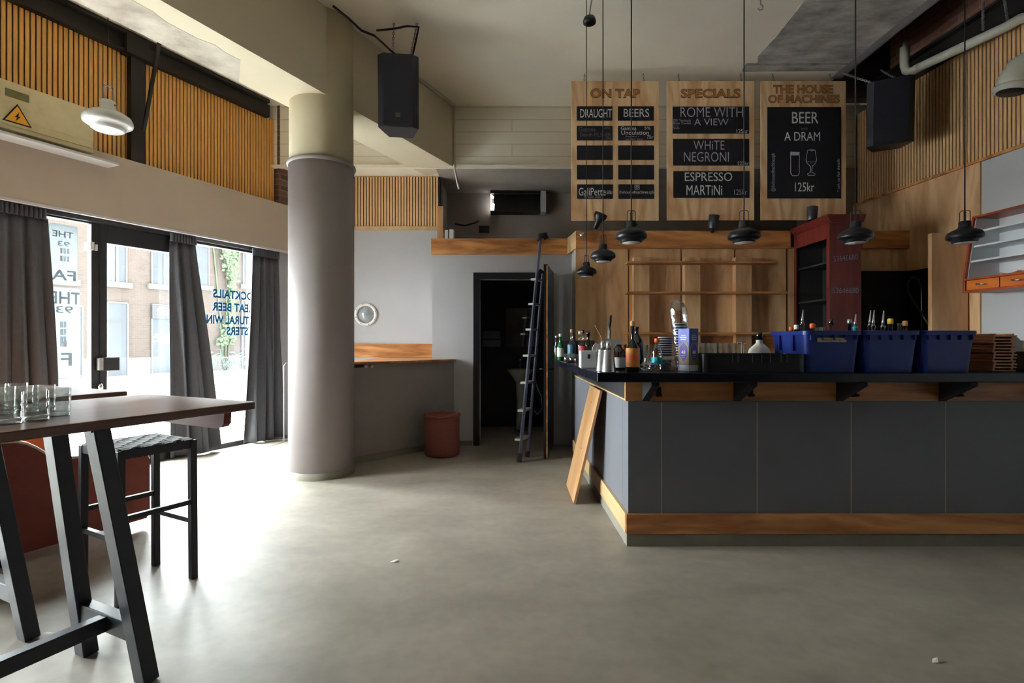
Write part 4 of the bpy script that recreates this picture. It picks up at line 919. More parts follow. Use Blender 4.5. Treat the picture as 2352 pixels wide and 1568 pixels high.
# ------------------------------------------------------------------ red cabinet
rc = thing('display_cabinet', 'tall mahogany red cabinet with dark shelves and chalked numbers on its side', 'cabinet', (3.57, 5.9, 0))
Y0, Y1, X0, X1 = 5.6, 6.30, 3.41, 3.745; ZT = 2.62
MB().box(X0, X1, Y0, Y0+.03, .0, ZT).build('side_board', 'mahogany', rc, bevel=.003)
MB().box(X0, X1, Y1-.03, Y1, .0, ZT).build('side_board', 'mahogany', rc, bevel=.003)
MB().box(X1-.02, X1, Y0+.03, Y1-.03, .0, ZT).build('back_board', 'cab_dark', rc)
mb = MB(); mb.box(X0-.01, X0, Y0, Y0+.05, 0, ZT); mb.box(X0-.01, X0, Y1-.05, Y1, 0, ZT); mb.box(X0-.01, X0, Y0+.05, Y1-.05, ZT-.16, ZT); mb.box(X0-.01, X0, Y0+.05, Y1-.05, 0, .3); mb.build('face_frame', 'mahogany', rc, bevel=.002)
mb = MB(); mb.box(X0+.01, X1-.02, Y1-.036, Y1-.0301, 0, ZT); mb.box(X0+.01, X1-.02, Y0+.0301, Y0+.036, 0, ZT); mb.build('lining', 'cab_dark', rc)
for z in (.9, 1.42, 1.80, 2.2): MB().box(X0+.02, X1-.02, Y0+.03, Y1-.03, z, z+.02).build('shelf', 'cab_dark', rc)
mb = MB(); mb.prism([(X0-.01, ZT), (X0-.05, ZT+.06), (X0-.055, ZT+.085), (X1+.03, ZT+.085), (X1, ZT)], Y0-.04, Y1, axis='y'); mb.build('cornice', 'mahogany', rc, bevel=.003)
mb = MB(); q = P(1942, 592, Y0); mb.text('53646680', facing((q.x, Y0-.002, q.z)) @ Matrix.Rotation(.1, 4, 'Z'), .26, .06, off=-.004); q = P(1942, 667, Y0); mb.text('53646680', facing((q.x, Y0-.002, q.z)), .28, .06, off=0); mb.build('chalk_numbers', 'chalk_faint', rc)
# plywood partition and sink sprayer
mb = MB(); mb.box((2140-1176)/F*5.55, XR(5.55)-.045, 5.55, 5.60, 0, 1.35+249/F*5.55); tag(mb.build('partition', 'ply', bevel=.003), 'upright plywood partition between the black sink nook and the wall cabinet', 'partition')
fc = thing('spray_faucet', 'spring spray faucet against the black sink nook wall', 'faucet', P(2115, 760, 6.0))
pts = [P(2143, 757, 5.95), P(2118, 722, 5.98), P(2100, 695, 6.0), P(2086, 670, 6.0), P(2085, 648, 6.0), P(2095, 636, 6.0), P(2108, 640, 6.0), P(2116, 660, 6.0)]
MB().tube(pts, .009, 8).build('spring_hose', 'steel', fc); MB().tube([P(2116, 655, 6.0), P(2116, 720, 6.0), P(2117, 770, 6.0)], .008).build('riser', 'chrome', fc); MB().tube([P(2117, 722, 5.97), P(2143, 762, 5.93)], .012).build('spray_head', 'chrome', fc)
MB().tube([P(2117, 770, 6.0), Vector((P(2117, 770, 6).x, 6.0, .92))], .02).build('stem', 'steel', fc)
mb = MB(); mb.box(3.8, 4.6, 5.7, 6.3, .86, .92); mb.box(3.82, 4.58, 5.75, 6.3, 0, .86); tag(mb.build('sink_unit', 'steel', bevel=.004), 'steel sink unit in the dark nook under the spray faucet', 'sink')
# ------------------------------------------------------------------ wall cabinet with drawers
wc = thing('wall_cabinet', 'teak wall cabinet with white shelves and orange drawers on the white wall', 'cabinet', RWM @ Vector((.2, 5.0, 1.8)))
def R_(m, Y, z): return RWM @ Vector((m, Y, z))
ye, ys = 5.28, 3.9
zc0, zc1 = 1.835, 2.60
def rhexa(mb, prof, Y0, Y1): # prof: (m,z) polygon swept along the wall
    n = len(prof); v = [R_(m, Y0, z) for m, z in prof]+[R_(m, Y1, z) for m, z in prof]
    return mb._add(v, [tuple(range(n)), tuple(range(2*n-1, n-1, -1))]+[(i, (i+1) % n, n+(i+1) % n, n+i) for i in range(n)])
dep = .40; dtop = .36
for Y0 in (ye, ys):
    rhexa(MB(), [(.021, zc0), (dep, zc0), (dep, zc0+.13), (dtop-.06, zc1), (.021, zc1)], Y0-.022, Y0).build('side_board', 'teak_red', wc, bevel=.002)
rhexa(MB(), [(.021, zc1-.02), (dtop-.06, zc1-.02), (dtop-.06, zc1), (.021, zc1)], ys, ye-.022).build('top_board', 'teak_red', wc, bevel=.002)
rhexa(MB(), [(.021, zc0), (.03, zc0), (.03, zc1-.02), (.021, zc1-.02)], ys, ye-.022).build('back_board', 'shelf_white', wc)
rhexa(MB(), [(.03, zc0+.14), (dep-.03, zc0+.14), (dtop-.08, zc1-.022), (.03, zc1-.022)], ye-.028, ye-.0225).build('side_lining', 'shelf_white', wc)
for k in range(3):
    z = zc0+.30+k*.15; rhexa(MB(), [(.03, z), (dep-.06-.03*k, z), (dep-.06-.03*k, z+.018), (.03, z+.018)], ys, ye-.03).build('shelf', 'shelf_white', wc)
rhexa(MB(), [(.021, zc0+.12), (dep, zc0+.12), (dep, zc0+.14), (.021, zc0+.14)], ys, ye-.022).build('drawer_top', 'teak_red', wc, bevel=.002)
rhexa(MB(), [(.021, zc0), (dep, zc0), (dep, zc0+.02), (.021, zc0+.02)], ys, ye-.022).build('drawer_floor', 'teak_red', wc, bevel=.002)
yy = ye-.03
for k in range(4):
    y0 = yy-.32; dr = rhexa(MB(), [(.05, zc0+.022), (dep-.012, zc0+.022), (dep-.012, zc0+.118), (.05, zc0+.118)], y0, yy).build('drawer', 'teak', wc, bevel=.002)
    c = (y0+yy)/2; mb = MB(); mb.tube([R_(dep-.012, c+.05, zc0+.07), R_(dep+.012, c+.035, zc0+.072), R_(dep+.014, c, zc0+.07), R_(dep+.012, c-.035, zc0+.068), R_(dep-.012, c-.05, zc0+.068)], [.004, .008, .010, .008, .004], 8); mb.build('drawer_handle', 'chrome', dr)
    yy = y0-.012
mb = MB(); c = R_(.25, 4.95, zc0+.155); mb.tube([c+Vector((.07*math.cos(a), .09*math.sin(a), .01*math.sin(3*a))) for a in [2*PI*k/16 for k in range(17)]], .006, 6); mb.tube([c+Vector((.1, -.1, -.006)), c+Vector((.0, -.2, 0)), c+Vector((-.05, -.12, .012))], .006, 6)
tag(mb.build('cable', 'brown_tray'), 'small coil of brown cable on the wall cabinet ledge', 'cable')
# ------------------------------------------------------------------ lamps on the header
cl = thing('clamp_lamp', 'black clamp lamp with a bell head fixed to the oak header', 'lamp', P(1340, 540, 6.25))
hd = P(1372, 503, 6.22); ax = Vector((-.12, .0, .2)).normalized()
R = ax.to_track_quat('Z', 'Y').to_matrix().to_4x4(); R.translation = P(1368, 528, 6.22)
R = Vector((.10, -.05, .24)).to_track_quat('Z', 'Y').to_matrix().to_4x4(); R.translation = P(1366, 526, 6.22)
MB().lathe([(.02, 0), (.032, .03), (.036, .08), (.05, .11), (.078, .15), (.08, .19), (.074, .195), (.05, .15), (.0, .12)], mat=R, seg=24, cap=False).build('head', 'lamp_black', cl)
MB().tube([P(1342, 534, 6.22), P(1350, 532, 6.2), P(1362, 530, 6.2), P(1370, 524, 6.22)], .007).build('arm', 'zinc', cl)
MB().lathe([(.0, 0), (.03, .008), (.04, .03), (.038, .05), (.0, .07)], P(1338, 546, 6.22), 16, cap=False).build('clamp', 'chrome', cl)
sc_ = thing('spot_lamp', 'dark grey cylinder spot lamp above the plywood back bar', 'lamp', P(1640, 525, 6.3))
R = Vector((.12, -.1, 1)).to_track_quat('Z', 'Y').to_matrix().to_4x4(); R.translation = P(1636, 525, 6.28)
MB().lathe([(.045, 0), (.055, .02), (.06, .16), (.054, .16), (.05, .05), (0, .04)], mat=R, seg=24, cap=False).build('barrel', 'steel', sc_)
MB().tube([P(1636, 528, 6.28), P(1636, 533, 6.33)], .02).build('stem', 'black_matt', sc_)
sd2 = dup(sc_, P(1858, 503, 6.2)-Vector((0, 0, .02)), 1.4, 'dark cylinder spot lamp standing behind the red cabinet top')
sc_['group'] = sd2['group'] = 'cylinder spot lamps on the header'
# ------------------------------------------------------------------ things on the bar
def bottle(label, loc, h, r, gm, capm=None, lab=None, shoulder=.55, neck=.3, spout=None, group='bottles standing on the bar', cat='bottle', lab2=None):
    o = thing('bottle', label, cat, loc, group)
    nr = r*neck; s = shoulder*h
    MB().lathe([(0, 0), (r*.9, 0), (r, .008), (r, s), (r*.93, s+.06*h), (r*.6, s+.15*h), (nr*1.1, s+.22*h), (nr, s+.26*h), (nr, h*.95), (nr*1.2, h*.955), (nr*1.2, h)], loc, 24).build('glass_body', gm, o)
    if lab: MB().lathe([(r*1.012, lab[1]*h), (r*1.012, lab[2]*h)], loc, 24, cap=False).build('paper_label', lab[0], o)
    if lab2: MB().lathe([(r*1.015, lab2[1]*h), (r*1.015, lab2[2]*h)], loc, 24, cap=False).build('label_band', lab2[0], o)
    if capm: MB().lathe([(nr*1.25, h*.96), (nr*1.3, h*1.0), (nr*1.3, h*1.06), (nr*.9, h*1.075)], loc, 16).build('stopper', capm, o)
    if spout: L = Vector(loc); MB().tube([L+Vector((0, 0, h)), L+Vector((0, 0, h+.03)), L+Vector((.006, 0, h+spout))], [nr*.9, .007, .0035], 8).build('pour_spout', 'chrome', o)
    return o
def on(x, Y, z=CT): v = P(x, 784, Y); return (v.x, Y, z)
GB = 'bottles standing on the bar'
bottle('green glass bottle with a white label at the far left end of the bar', on(1287, 5.30), .25, .034, 'green_glass', 'white_label', ('white_label', .15, .5), .5, .36)
bottle('thin dark bottle right at the far end of the bar beside the door leaf', on(1278, 5.42), .235, .022, 'dark_glass', 'chrome', None, .5, .5)
bottle('clear bottle with a cork and a blue green label on the bar arm', on(1313, 5.15), .29, .042, 'glass', 'cork', ('teal_glass', .12, .55), .5, .28)
bottle('clear bottle with a red label and dark stopper behind the white dispenser', on(1339, 5.0), .28, .042, 'glass', 'black_glass', ('red_label', .12, .52), .5, .28)
bottle('dark bottle standing behind the red label bottle', on(1351, 5.25), .27, .036, 'dark_glass', 'black_glass', ('green_glass', .1, .5), .55, .42)
bottle('white capped bottle barely visible between the cork and red label bottles', on(1332, 5.36), .275, .03, 'glass', 'white_label', None, .55, .4)
bottle('tall dark green corked bottle with an orange label at the bar corner', on(1453, 3.30), .298, .043, 'dark_glass', 'cork', ('orange_label', .10, .50), .44, .28, lab2=('orange_cap', .24, .34))
bottle('black bottle hidden behind the cider bottle', on(1462, 3.52), .29, .045, 'black_glass', None, None, .6, .3)
bottle('dark bottle with a white round label behind the steel jugs', on(1420, 3.50), .17, .050, 'black_glass', None, ('grey_plastic', .1, .5), .7, .4)
bottle('amber bottle peeping out left of the cider bottle', on(1433, 3.62), .17, .04, 'amber', None, ('grey_plastic', .12, .45), .7, .4)
def tumbler(label, loc, r, h, group, mat='glass', base=.012, cat='glass'):
    o = MB().lathe([(0, 0), (r*.92, 0), (r, .006), (r*1.03, h), (r*.97, h), (r*.93, base), (0, base)], (0, 0, 0), 24, cap=False).build('drinking_glass', mat)
    o.location = loc; o['label'] = label; o['category'] = cat; o['group'] = group
    return o
g = tumbler('short clear tumbler beside the green bottle, leftmost of its row', on(1303, 4.98), .033, .075, 'short tumblers on the bar arm')
dup(g, on(1315, 4.86), label='short clear tumbler in the middle of the row left of the white dispenser')
dup(g, on(1326, 4.72), label='short clear tumbler touching the white dispenser')
mb = MB(); q = on(1309, 4.70); mb.tube([Vector(q)+Vector((-.02, 0, .008)), Vector(q)+Vector((.02, .01, .012)), Vector(q)+Vector((.03, .0, .006))], .009); tag(mb.build('bottle_stopper', 'black_glass'), 'small black stopper lying in front of the short tumblers', 'stopper')
# white dispenser
o = thing('napkin_dispenser', 'white square edged napkin dispenser on the side arm of the bar', 'dispenser', on(1352, 3.75))
q = Vector(on(1352, 3.72)); Rz = Matrix.Translation(q) @ Matrix.Rotation(-.05, 4, 'Z')
MB().box(-.062, .055, -.05, .11, .0, .125, Rz).build('case', 'grey_plastic', o, bevel=.008); MB().box(-.012, .006, -.053, -.05, .07, .10, Rz).build('emblem', 'black_matt', o)
mb = MB(); mb.text('NAP', Rz @ facing((.028, -.0525, .085)), .02, .006, off=0); 
mb.bm.free()
# steel jugs
def jug(label, loc):
    o = thing('steel_jug', label, 'jug', loc, 'steel jugs on the bar corner')
    MB().lathe([(0, 0), (.044, 0), (.045, .004), (.031, .135), (.033, .138), (.029, .138), (.04, .01), (0, .008)], loc, 28, cap=False).build('body', 'chrome', o)
    MB().lathe([(.017, .136), (.015, .19), (.012, .193)], loc, 18).build('neck', 'chrome', o)
    return o
j = jug('tapered steel jug at the bar corner, front right one', on(1398, 3.24))
dup(j, on(1385, 3.33), label='tapered steel jug just behind and left of its twin at the bar corner')
# folded grey sheet tray
o = thing('menu_holder', 'folded pale sheet metal holder lying above the dispenser and jugs', 'holder', on(1398, 4.1, CT))
q = Vector(on(1398, 4.05)); 
MB().hexa([q+Vector((-.055, -.05, .13)), q+Vector((.13, -.05, .125)), q+Vector((.13, -.045, .125)), q+Vector((-.055, -.045, .13))], [q+Vector((-.035, .03, .215)), q+Vector((.105, .03, .205)), q+Vector((.105, .035, .205)), q+Vector((-.035, .035, .215))]).build('front_sheet', 'grey_sheet', o)
for s in (0, .035): MB().prism([(-.05, .125), (.05, .125), (.03, .2), (.0, .225), (-.03, .2)], -.002, .002, Matrix.Translation(q+Vector((-.06-s, .02, 0))) @ Matrix.Rotation(.35, 4, 'Z') @ Matrix.Scale(.8, 4), axis='y').build('end_sheet', 'white_label', o)
MB().box(-.04, .1, -.02, .05, 0, .13, Matrix.Translation(q)).build('stand', 'grey_plastic', o)
# tap
o = thing('tap', 'slim steel beer tap with a black handle behind the pale holder', 'tap', on(1399, 4.6))
q = Vector(on(1399, 4.6)); MB().cyl(q, q+Vector((0, 0, .33)), .016).build('tower', 'chrome', o); MB().tube([q+Vector((0, -.02, .32)), q+Vector((.004, -.03, .37)), q+Vector((.012, -.03, .42))], [.011, .013, .008]).build('handle', 'black_matt', o)
mb = MB(); q = Vector(on(1376, 4.7)); mb.tube([q+Vector((.02, 0, 0)), q+Vector((.02, 0, .23)), q+Vector((-.03, 0, .32)), q+Vector((-.036, 0, .335))], [.003, .003, .003, .006]); tag(mb.build('bar_spoon', 'brown_tray'), 'thin bar spoon sticking up left of the beer tap', 'spoon')
mb = MB(); q = on(1322, 5.43); mb.box(q[0]-.19, q[0]+.19, 5.36, 5.42, CT, CT+.2); tag(mb.build('tap_screen', 'black_matt', bevel=.004), 'black low screen behind the bottles at the far end of the bar', 'screen')
# carton, cup stacks, plastic bottle, film
o = thing('carton', 'blue and violet carton printed 48 standing corner first on the bar', 'carton', on(1590, 3.36))
q = Vector(on(1583, 3.27)); RC = Matrix.Translation(q) @ Matrix.Rotation(.42, 4, 'Z'); LW, LD, LH = .074, .10, .272
MB().box(0, LW, 0, LD, 0, LH, RC).build('carton_body', 'carton_blue', o, bevel=.0015)
FR = RC @ facing((LW/2, -.0008, 0)); LF = RC @ Matrix(((0, 0, -1, -.0008), (-1, 0, 0, LD/2), (0, 1, 0, 0), (0, 0, 0, 1)))
mb1, mb2, mb3 = MB(), MB(), MB()
for T, w in ((FR, LW), (LF, LD)):
    mb1.prism([(-w*.48, .045), (w*.48, .045), (w*.48, .15), (w*.3, .185), (-w*.2, .18), (-w*.48, .15)], 0, .0006, T)
    mb2.prism([(-w*.34, .10), (0, .065), (w*.34, .10), (w*.34, .155), (0, .18), (-w*.34, .155)], .0005, .0012, T)
    mb3.text('48', T @ Matrix.Translation((0, .122, .0016)), w*.38, .024, ext=.0004, off=.02)
    mb3.box(-w*.22, w*.22, .100, .102, .001, .0018, T); mb3.box(-w*.16, w*.16, .088, .09, .001, .0018, T); mb3.box(-w*.2, w*.2, .225, .231, .0004, .001, T); mb3.box(-w*.3, w*.3, .213, .219, .0004, .001, T); mb3.box(-w*.26, w*.26, .200, .206, .0004, .001, T)
    mb3.box(-w*.49, w*.49, .005, .042, 0, .0005, T)
mb1.build('carton_picture', 'carton_tan', o); mb2.build('carton_badge', 'carton_violet', o); mb3.build('carton_lettering', 'grey_plastic', o)
def cupstack(label, loc, n, r, pitch, tilt=0, h=.09):
    o = thing('cup_stack', label, 'cup stack', loc, 'stacks of dark paper cups'); R = Matrix.Translation(loc) @ Matrix.Rotation(tilt, 4, 'Y')
    for k in range(n):
        z = k*pitch; c = thing_child('paper_cup', o)
        MB().lathe([(r*.72, z), (r*.97, z+h-.006)], mat=R, seg=24).build_child('cup_wall', 'cup_dark', c, loc)
    return o
def cups(label, loc, n, r, pitch, lean=0, h=.09):
    """every cup of the stack is a thing of its own"""
    for k in range(n):
        L = (loc[0]+lean*k*pitch, loc[1], loc[2]+k*pitch)
        lb = label[0] if k == n-1 else (label[1] if k == 0 else label[2])
        if k == 0:
            o = thing('paper_cup', lb, 'paper cup', L, label[3])
            MB().lathe([(0, 0), (r*.74, 0), (r*.97, h-.006), (r*.9, h-.006), (r*.7, .006), (0, .006)], L, 22, cap=False).build('cup_wall', 'cup_dark', o)
            mb = MB(); mb.tube([Vector(L)+Vector((r*.985*math.cos(a), r*.985*math.sin(a), h-.004)) for a in [2*PI*i/22 for i in range(23)]], .0042, 6); mb.build('cup_rim', 'cup_white', o)
        else: dup(o, L, label=lb)
cups(('top paper cup of the short open stack behind the orange capped bottle', 'lowest paper cup of the short open stack on the bar', 'dark paper cup inside the short open stack beside the orange capped bottle', 'short stack of dark paper cups'), on(1528, 3.55), 9, .046, .0158, h=.095)
cups(('top paper cup of the tall stack wrapped in plastic film', 'lowest paper cup of the tall film wrapped stack', 'dark paper cup inside the tall film wrapped stack behind the carton', 'tall stack of dark paper cups'), on(1571, 3.62), 13, .046, .0185, lean=-.10, h=.095)
q = Vector(on(1571, 3.62)); pts = [(0.0, .052), (.1, .055), (.2, .056), (.3, .056), (.37, .06), (.42, .058), (.455, .04), (.48, .006)]
mb = MB(); v = []; fs = []; SEG = 30
for j, (z, r) in enumerate(pts):
    for k in range(SEG):
        a = 2*PI*k/SEG; w = r*(1+.05*noise.noise(Vector((math.cos(a)*3, math.sin(a)*3, z*26)))); v.append(q+Vector((w*math.cos(a)-.10*z, w*math.sin(a), z+.002)))
for j in range(len(pts)-1):
    for k in range(SEG): k2 = (k+1) % SEG; fs.append((j*SEG+k, j*SEG+k2, (j+1)*SEG+k2, (j+1)*SEG+k))
mb._add(v, fs, None, True); tag(mb.build('plastic_sleeve', 'film'), 'clear plastic sleeve around the tall cup stack behind the carton', 'plastic sleeve')
# rolled cups in the sleeve top
o = thing('soda_bottle', 'small clear plastic bottle with an orange cap and turquoise label', 'bottle', on(1509, 3.40)); L = on(1509, 3.40)
MB().lathe([(0, 0), (.03, 0), (.033, .01), (.03, .05), (.033, .09), (.033, .12), (.026, .15), (.012, .178), (.012, .19)], L, 22).build('bottle_body', 'film', o)
MB().lathe([(.0335, .045), (.0335, .088)], L, 22, cap=False).build('bottle_label', 'teal_label', o); MB().lathe([(.017, .185), (.017, .207), (.015, .21)], L, 16).build('cap', 'orange_cap', o)
def filmbag(label, c, sx, sy, sz, seed):
    mb = MB(); bmesh.ops.create_icosphere(mb.bm, subdivisions=4, radius=1)
    for v in mb.bm.verts:
        p = v.co.copy(); k = 1+.28*noise.noise(p*2.2+Vector((seed, 0, 0)))+.12*noise.noise(p*6+Vector((seed, 3, 0)))
        v.co = Vector((p.x*sx*k, p.y*sy*k, max(-.92, p.z)*sz*(k if p.z > 0 else 1)))+Vector(c)+Vector((0, 0, sz*.92))
    for f in mb.bm.faces: f.smooth = True
    return tag(mb.build('plastic_bag', 'film'), label, 'plastic bag', 'crumpled clear plastic bags on the bar')
filmbag('low crumpled clear plastic bag right of the cider bottle', on(1487, 3.36), .05, .05, .032, 1.0)
filmbag('larger crumpled clear plastic bag in front of the cup stacks', on(1540, 3.42), .075, .06, .048, 5.0)
mb = MB(); q = Vector(on(1500, 3.30)); mb.lathe([(0, 0), (.016, 0), (.016, .012), (0, .014)], q+Vector((0, 0, .03)), 16, cap=False)
for v in mb.bm.verts: v.co.y -= 0
tag(mb.build('violet_disc', 'carton_violet'), 'violet bottle cap resting on the crumpled plastic bag', 'cap')
g2 = tumbler('tall clear glass behind the cider bottle, left of the pair', on(1479, 3.75), .03, .165, 'tall glasses behind the cider bottle')
dup(g2, on(1488, 3.85), label='tall clear glass behind the cider bottle, right of the pair')
# black divided tray
o = thing('bar_caddy', 'long black plastic caddy with slots on the bar beside the carton', 'caddy', on(1720, 3.4))
a = on(1612, 3.25)[0]; b = 1.835; hh = .112
mb = MB(); 
def rrect(x0, x1, y0, y1, r, n=6):
    p = []
    for cx_, cy_, s in ((x1-r, y1-r, 0), (x0+r, y1-r, 1), (x0+r, y0+r, 2), (x1-r, y0+r, 3)):
        for k in range(n+1): t_ = (s+k/n)*PI/2; p.append((cx_+r*math.cos(t_), cy_+r*math.sin(t_)))
    return p
def tub(mb, x0, x1, y0, y1, z0, z1, r, th, taper=0, floor=.006):
    outs = [(rrect(x0+taper, x1-taper, y0+taper, y1-taper, r), z0), (rrect(x0, x1, y0, y1, r), z1), (rrect(x0+th, x1-th, y0+th, y1-th, max(.004, r-th)), z1), (rrect(x0+taper+th, x1-taper-th, y0+taper+th, y1-taper-th, max(.004, r-th)), z0+floor)]
    v = []; fs = []; n = len(outs[0][0])
    for p, z in outs: v += [(x, y, z) for x, y in p]
    for j in range(3):
        for k in range(n): k2 = (k+1) % n; fs.append((j*n+k, j*n+k2, (j+1)*n+k2, (j+1)*n+k))
    fs.append(tuple(range(n-1, -1, -1))); fs.append(tuple(3*n+k for k in range(n)))
    return mb._add(v, fs)
tub(mb, a, b, 3.24, 3.52, CT, CT+hh, .05, .005); mb.build('tray', 'black_paint', o)
mb = MB()
for x in (1682, 1695, 1728, 1749, 1769, 1794, 1807):
    X = on(x, 3.24)[0]; mb.box(X-.002, X+.002, 3.236, 3.242, CT+.06, CT+.108)
mb.build('slots', 'steel', o)
for k in range(1, 4): X = a+(b-a)*k/4; MB().box(X-.003, X+.003, 3.25, 3.51, CT+.006, CT+.1).build('divider', 'black_paint', o)
xs = [1614, 1628, 1642, 1654, 1669, 1684]
lb = ['first', 'second', 'third', 'fourth', 'fifth', 'sixth']; gg = None
for i, x in enumerate(xs):
    l = '%s highball glass from the carton in the row behind the black caddy' % lb[i]; L = on(x, 3.66+.02*(i % 2))
    if gg is None: gg = tumbler(l, L, .026, .178, 'highball glasses behind the black caddy')
    else: dup(gg, L, label=l)
o = thing('strainer', 'small steel strainer lying across the highball glasses behind the caddy', 'strainer', on(1700, 3.7, CT)); q = Vector(on(1704, 3.68)); MB().tube([q+Vector((-.03, 0, .178)), q+Vector((.03, 0, .182))], .006).build('handle', 'chrome', o); MB().cyl(q+Vector((.0, 0, 0)), q+Vector((.0, 0, .178)), .012).build('stem', 'chrome', o)
o = thing('ceramic_flask', 'round white ceramic flask with a dark neck behind the black caddy', 'flask', on(1744, 3.72)); L = on(1744, 3.72)
MB().lathe([(0, 0), (.06, 0), (.078, .04), (.08, .09), (.068, .135), (.035, .168), (.022, .18), (.022, .2)], L, 30).build('body', 'ceramic', o); MB().lathe([(.021, .195), (.022, .25), (.018, .255)], L, 18).build('neck', 'dark_glass', o)
# blue crates
GC = 'blue plastic crates on the bar'
def crate(label, x0, x1, tape=None):
    o = thing('crate', label, 'crate', ((x0+x1)/2, 3.45, CT), GC)
    tub(MB(), x0, x1, 3.25, 3.68, CT, CT+.235, .03, .005, taper=.018).build('tub', 'blue_crate', o)
    r0 = rrect(x0-.010, x1+.010, 3.236, 3.694, .036); r1 = rrect(x0+.004, x1-.004, 3.254, 3.676, .03); n = len(r0); mb = MB(); v = []
    for p, z in ((r0, CT+.23), (r0, CT+.258), (r1, CT+.258), (r1, CT+.23)): v += [(x, y, z) for x, y in p]
    mb._add(v, [(j*n+k, j*n+(k+1) % n, ((j+1) % 4)*n+(k+1) % n, ((j+1) % 4)*n+k) for j in range(4) for k in range(n)]); mb.build('rim', 'blue_crate', o, bevel=.002)
    mb = MB()
    for k in range(5): X = x0+.03+(x1-x0-.06)*k/4; mb.box(X-.003, X+.003, 3.236, 3.252, CT+.2, CT+.232)
    for Y in (3.38, 3.55): mb.box(x0-.012, x0+.004, Y-.004, Y+.004, CT+.13, CT+.23)
    mb.build('rib', 'blue_crate', o)
    if tape:
        T = facing((x0+.16, 3.244, CT+.2)); s = MB().box(-.09, .09, -.013, .013, 0, .001, T).build('tape_label', 'tape', o); MB().text(tape, T @ Matrix.Translation((0, 0, .0014)), .12, .011, ext=.0003).build('tape_writing', 'ink', s)
    return o
cx_ = [(1857, 1974), (1989, 2112), (2124, 2240)]
XC = [(on(p, 3.25)[0]-.018, on(q_, 3.25)[0]+.018) for p, q_ in cx_]
crate('blue plastic crate with a taped label, leftmost of the three on the bar', 1.826, 2.170, tape='BATCH NO. 42')
crate('blue plastic crate in the middle of the three on the bar', 2.193, 2.532)
crate('blue plastic crate at the right end, beside the wooden tray stack', 2.556, 2.888)
def inc(label, x, ytop, r, gm, cap, spout=None, Y=3.42, lab=None):
    zt = H+(784-ytop)/F*Y; h = zt-CT-.008
    if spout: h -= spout
    elif cap: h /= 1.07
    bottle(label, on(x, Y, CT+.008), h, r, gm, cap, lab, .52, .42, spout, 'bottles standing in the blue crates')
K = ' sticking out of the left blue crate'; K2 = ' sticking out of the middle blue crate'
inc('orange capped bottle top'+K+', leftmost of all', 1817, 750, .025, 'glass', 'orange_cap', Y=3.56)
inc('dark bottle with a pale capsule'+K, 1829, 746, .027, 'black_glass', 'white_label', Y=3.46)
inc('clear bottle with a tall pour spout'+K, 1843, 711, .032, 'glass', None, .09, Y=3.48)
inc('clear bottle with a salmon cap'+K, 1866, 743, .03, 'glass', 'orange_cap', Y=3.40)
g3 = tumbler('clear glass'+K+' right of the salmon cap', on(1880, 3.5, CT+.008), .026, .275, 'glasses in the left blue crate', cat='glass'); 
dup(g3, on(1889, 3.4, CT+.008), label='clear glass'+K+' left of the green capped bottle')
inc('pale bottle with a dark green cap'+K, 1909, 733, .03, 'glass', 'dark_glass', lab=('white_label', .6, .8), Y=3.40)
inc('black bottle with a silver capsule'+K2+', leftmost there', 1951, 733, .028, 'black_glass', 'chrome', Y=3.60)
inc('teal bottle with a pour spout'+K2, 1964, 721, .030, 'teal_label', None, .085, Y=3.47)
inc('pour spout bottle, left of a pair'+K2, 1998, 712, .030, 'glass', None, .1, Y=3.54)
inc('pour spout bottle, right of a pair'+K2, 2006, 712, .030, 'glass', None, .1, Y=3.36)
inc('clear bottle with a single pour spout'+K2, 2028, 713, .030, 'glass', None, .1, Y=3.44)
inc('clear bottle with a bright yellow cap'+K2, 2045, 732, .031, 'glass', 'yellow_cap', Y=3.36)
inc('small glass bottle left of the tan corked one, in the right blue crate', 2066, 742, .024, 'glass', None, Y=3.60)
inc('clear bottle with a tan cork sticking out of the right blue crate', 2079, 737, .028, 'glass', 'cork', Y=3.48)
# stack of wooden trays, toaster, cups
o0 = None
nb_ = 12
for k in range(nb_):
    L = (on(2268, 3.42)[0]+.004*(k % 3)-.003, 3.42, CT+.002+k*.0198)
    l = 'brown wooden tray, topmost of the stack right of the blue crates' if k == nb_-1 else ('brown wooden tray, lowest of the stack right of the blue crates' if k == 0 else 'brown wooden tray in the stack right of the blue crates, tray %s from the bottom' % ['', 'second', 'third', 'fourth', 'fifth', 'sixth', 'seventh', 'eighth', 'ninth', 'tenth', 'eleventh'][k])
    if o0 is None:
        o0 = thing('wooden_tray', l, 'tray', L, 'stack of brown wooden trays')
        MB().box(-.075, .075, -.12, .13, 0, .009, Matrix.Translation(L)).build('tray_base', 'brown_tray', o0, bevel=.001)
        for s in (-.065, .05): MB().box(s, s+.015, -.11, .12, .009, .0198, Matrix.Translation(L)).build('tray_batten', 'brown_tray', o0)
    else: dup(o0, L, label=l)
o = thing('toaster', 'rounded grey steel appliance behind the wooden trays', 'appliance', on(2300, 3.75)); q = Vector(on(2303, 3.72))
MB().prism([(-.11, .02), (.1, .02), (.11, .1), (.09, .19), (.06, .225), (0, .235), (-.09, .23), (-.12, .19)], -.06, .14, Matrix.Translation(q), axis='y').build('shell', 'grey_sheet', o, bevel=.02); MB().box(-.1, .095, -.05, .13, 0, .02, Matrix.Translation(q)).build('base', 'black_matt', o)
o = thing('coffee_grinder', 'black low machine at the right edge of the bar with a white cup on it', 'machine', on(2352, 3.6)); q = Vector(on(2362, 3.5)); MB().box(-.09, .2, -.1, .13, .0, .11, Matrix.Translation(q)).build('body', 'black_paint', o, bevel=.008); MB().box(-.09, .2, -.11, -.1, .015, .03, Matrix.Translation(q)).build('drip_edge', 'chrome', o)
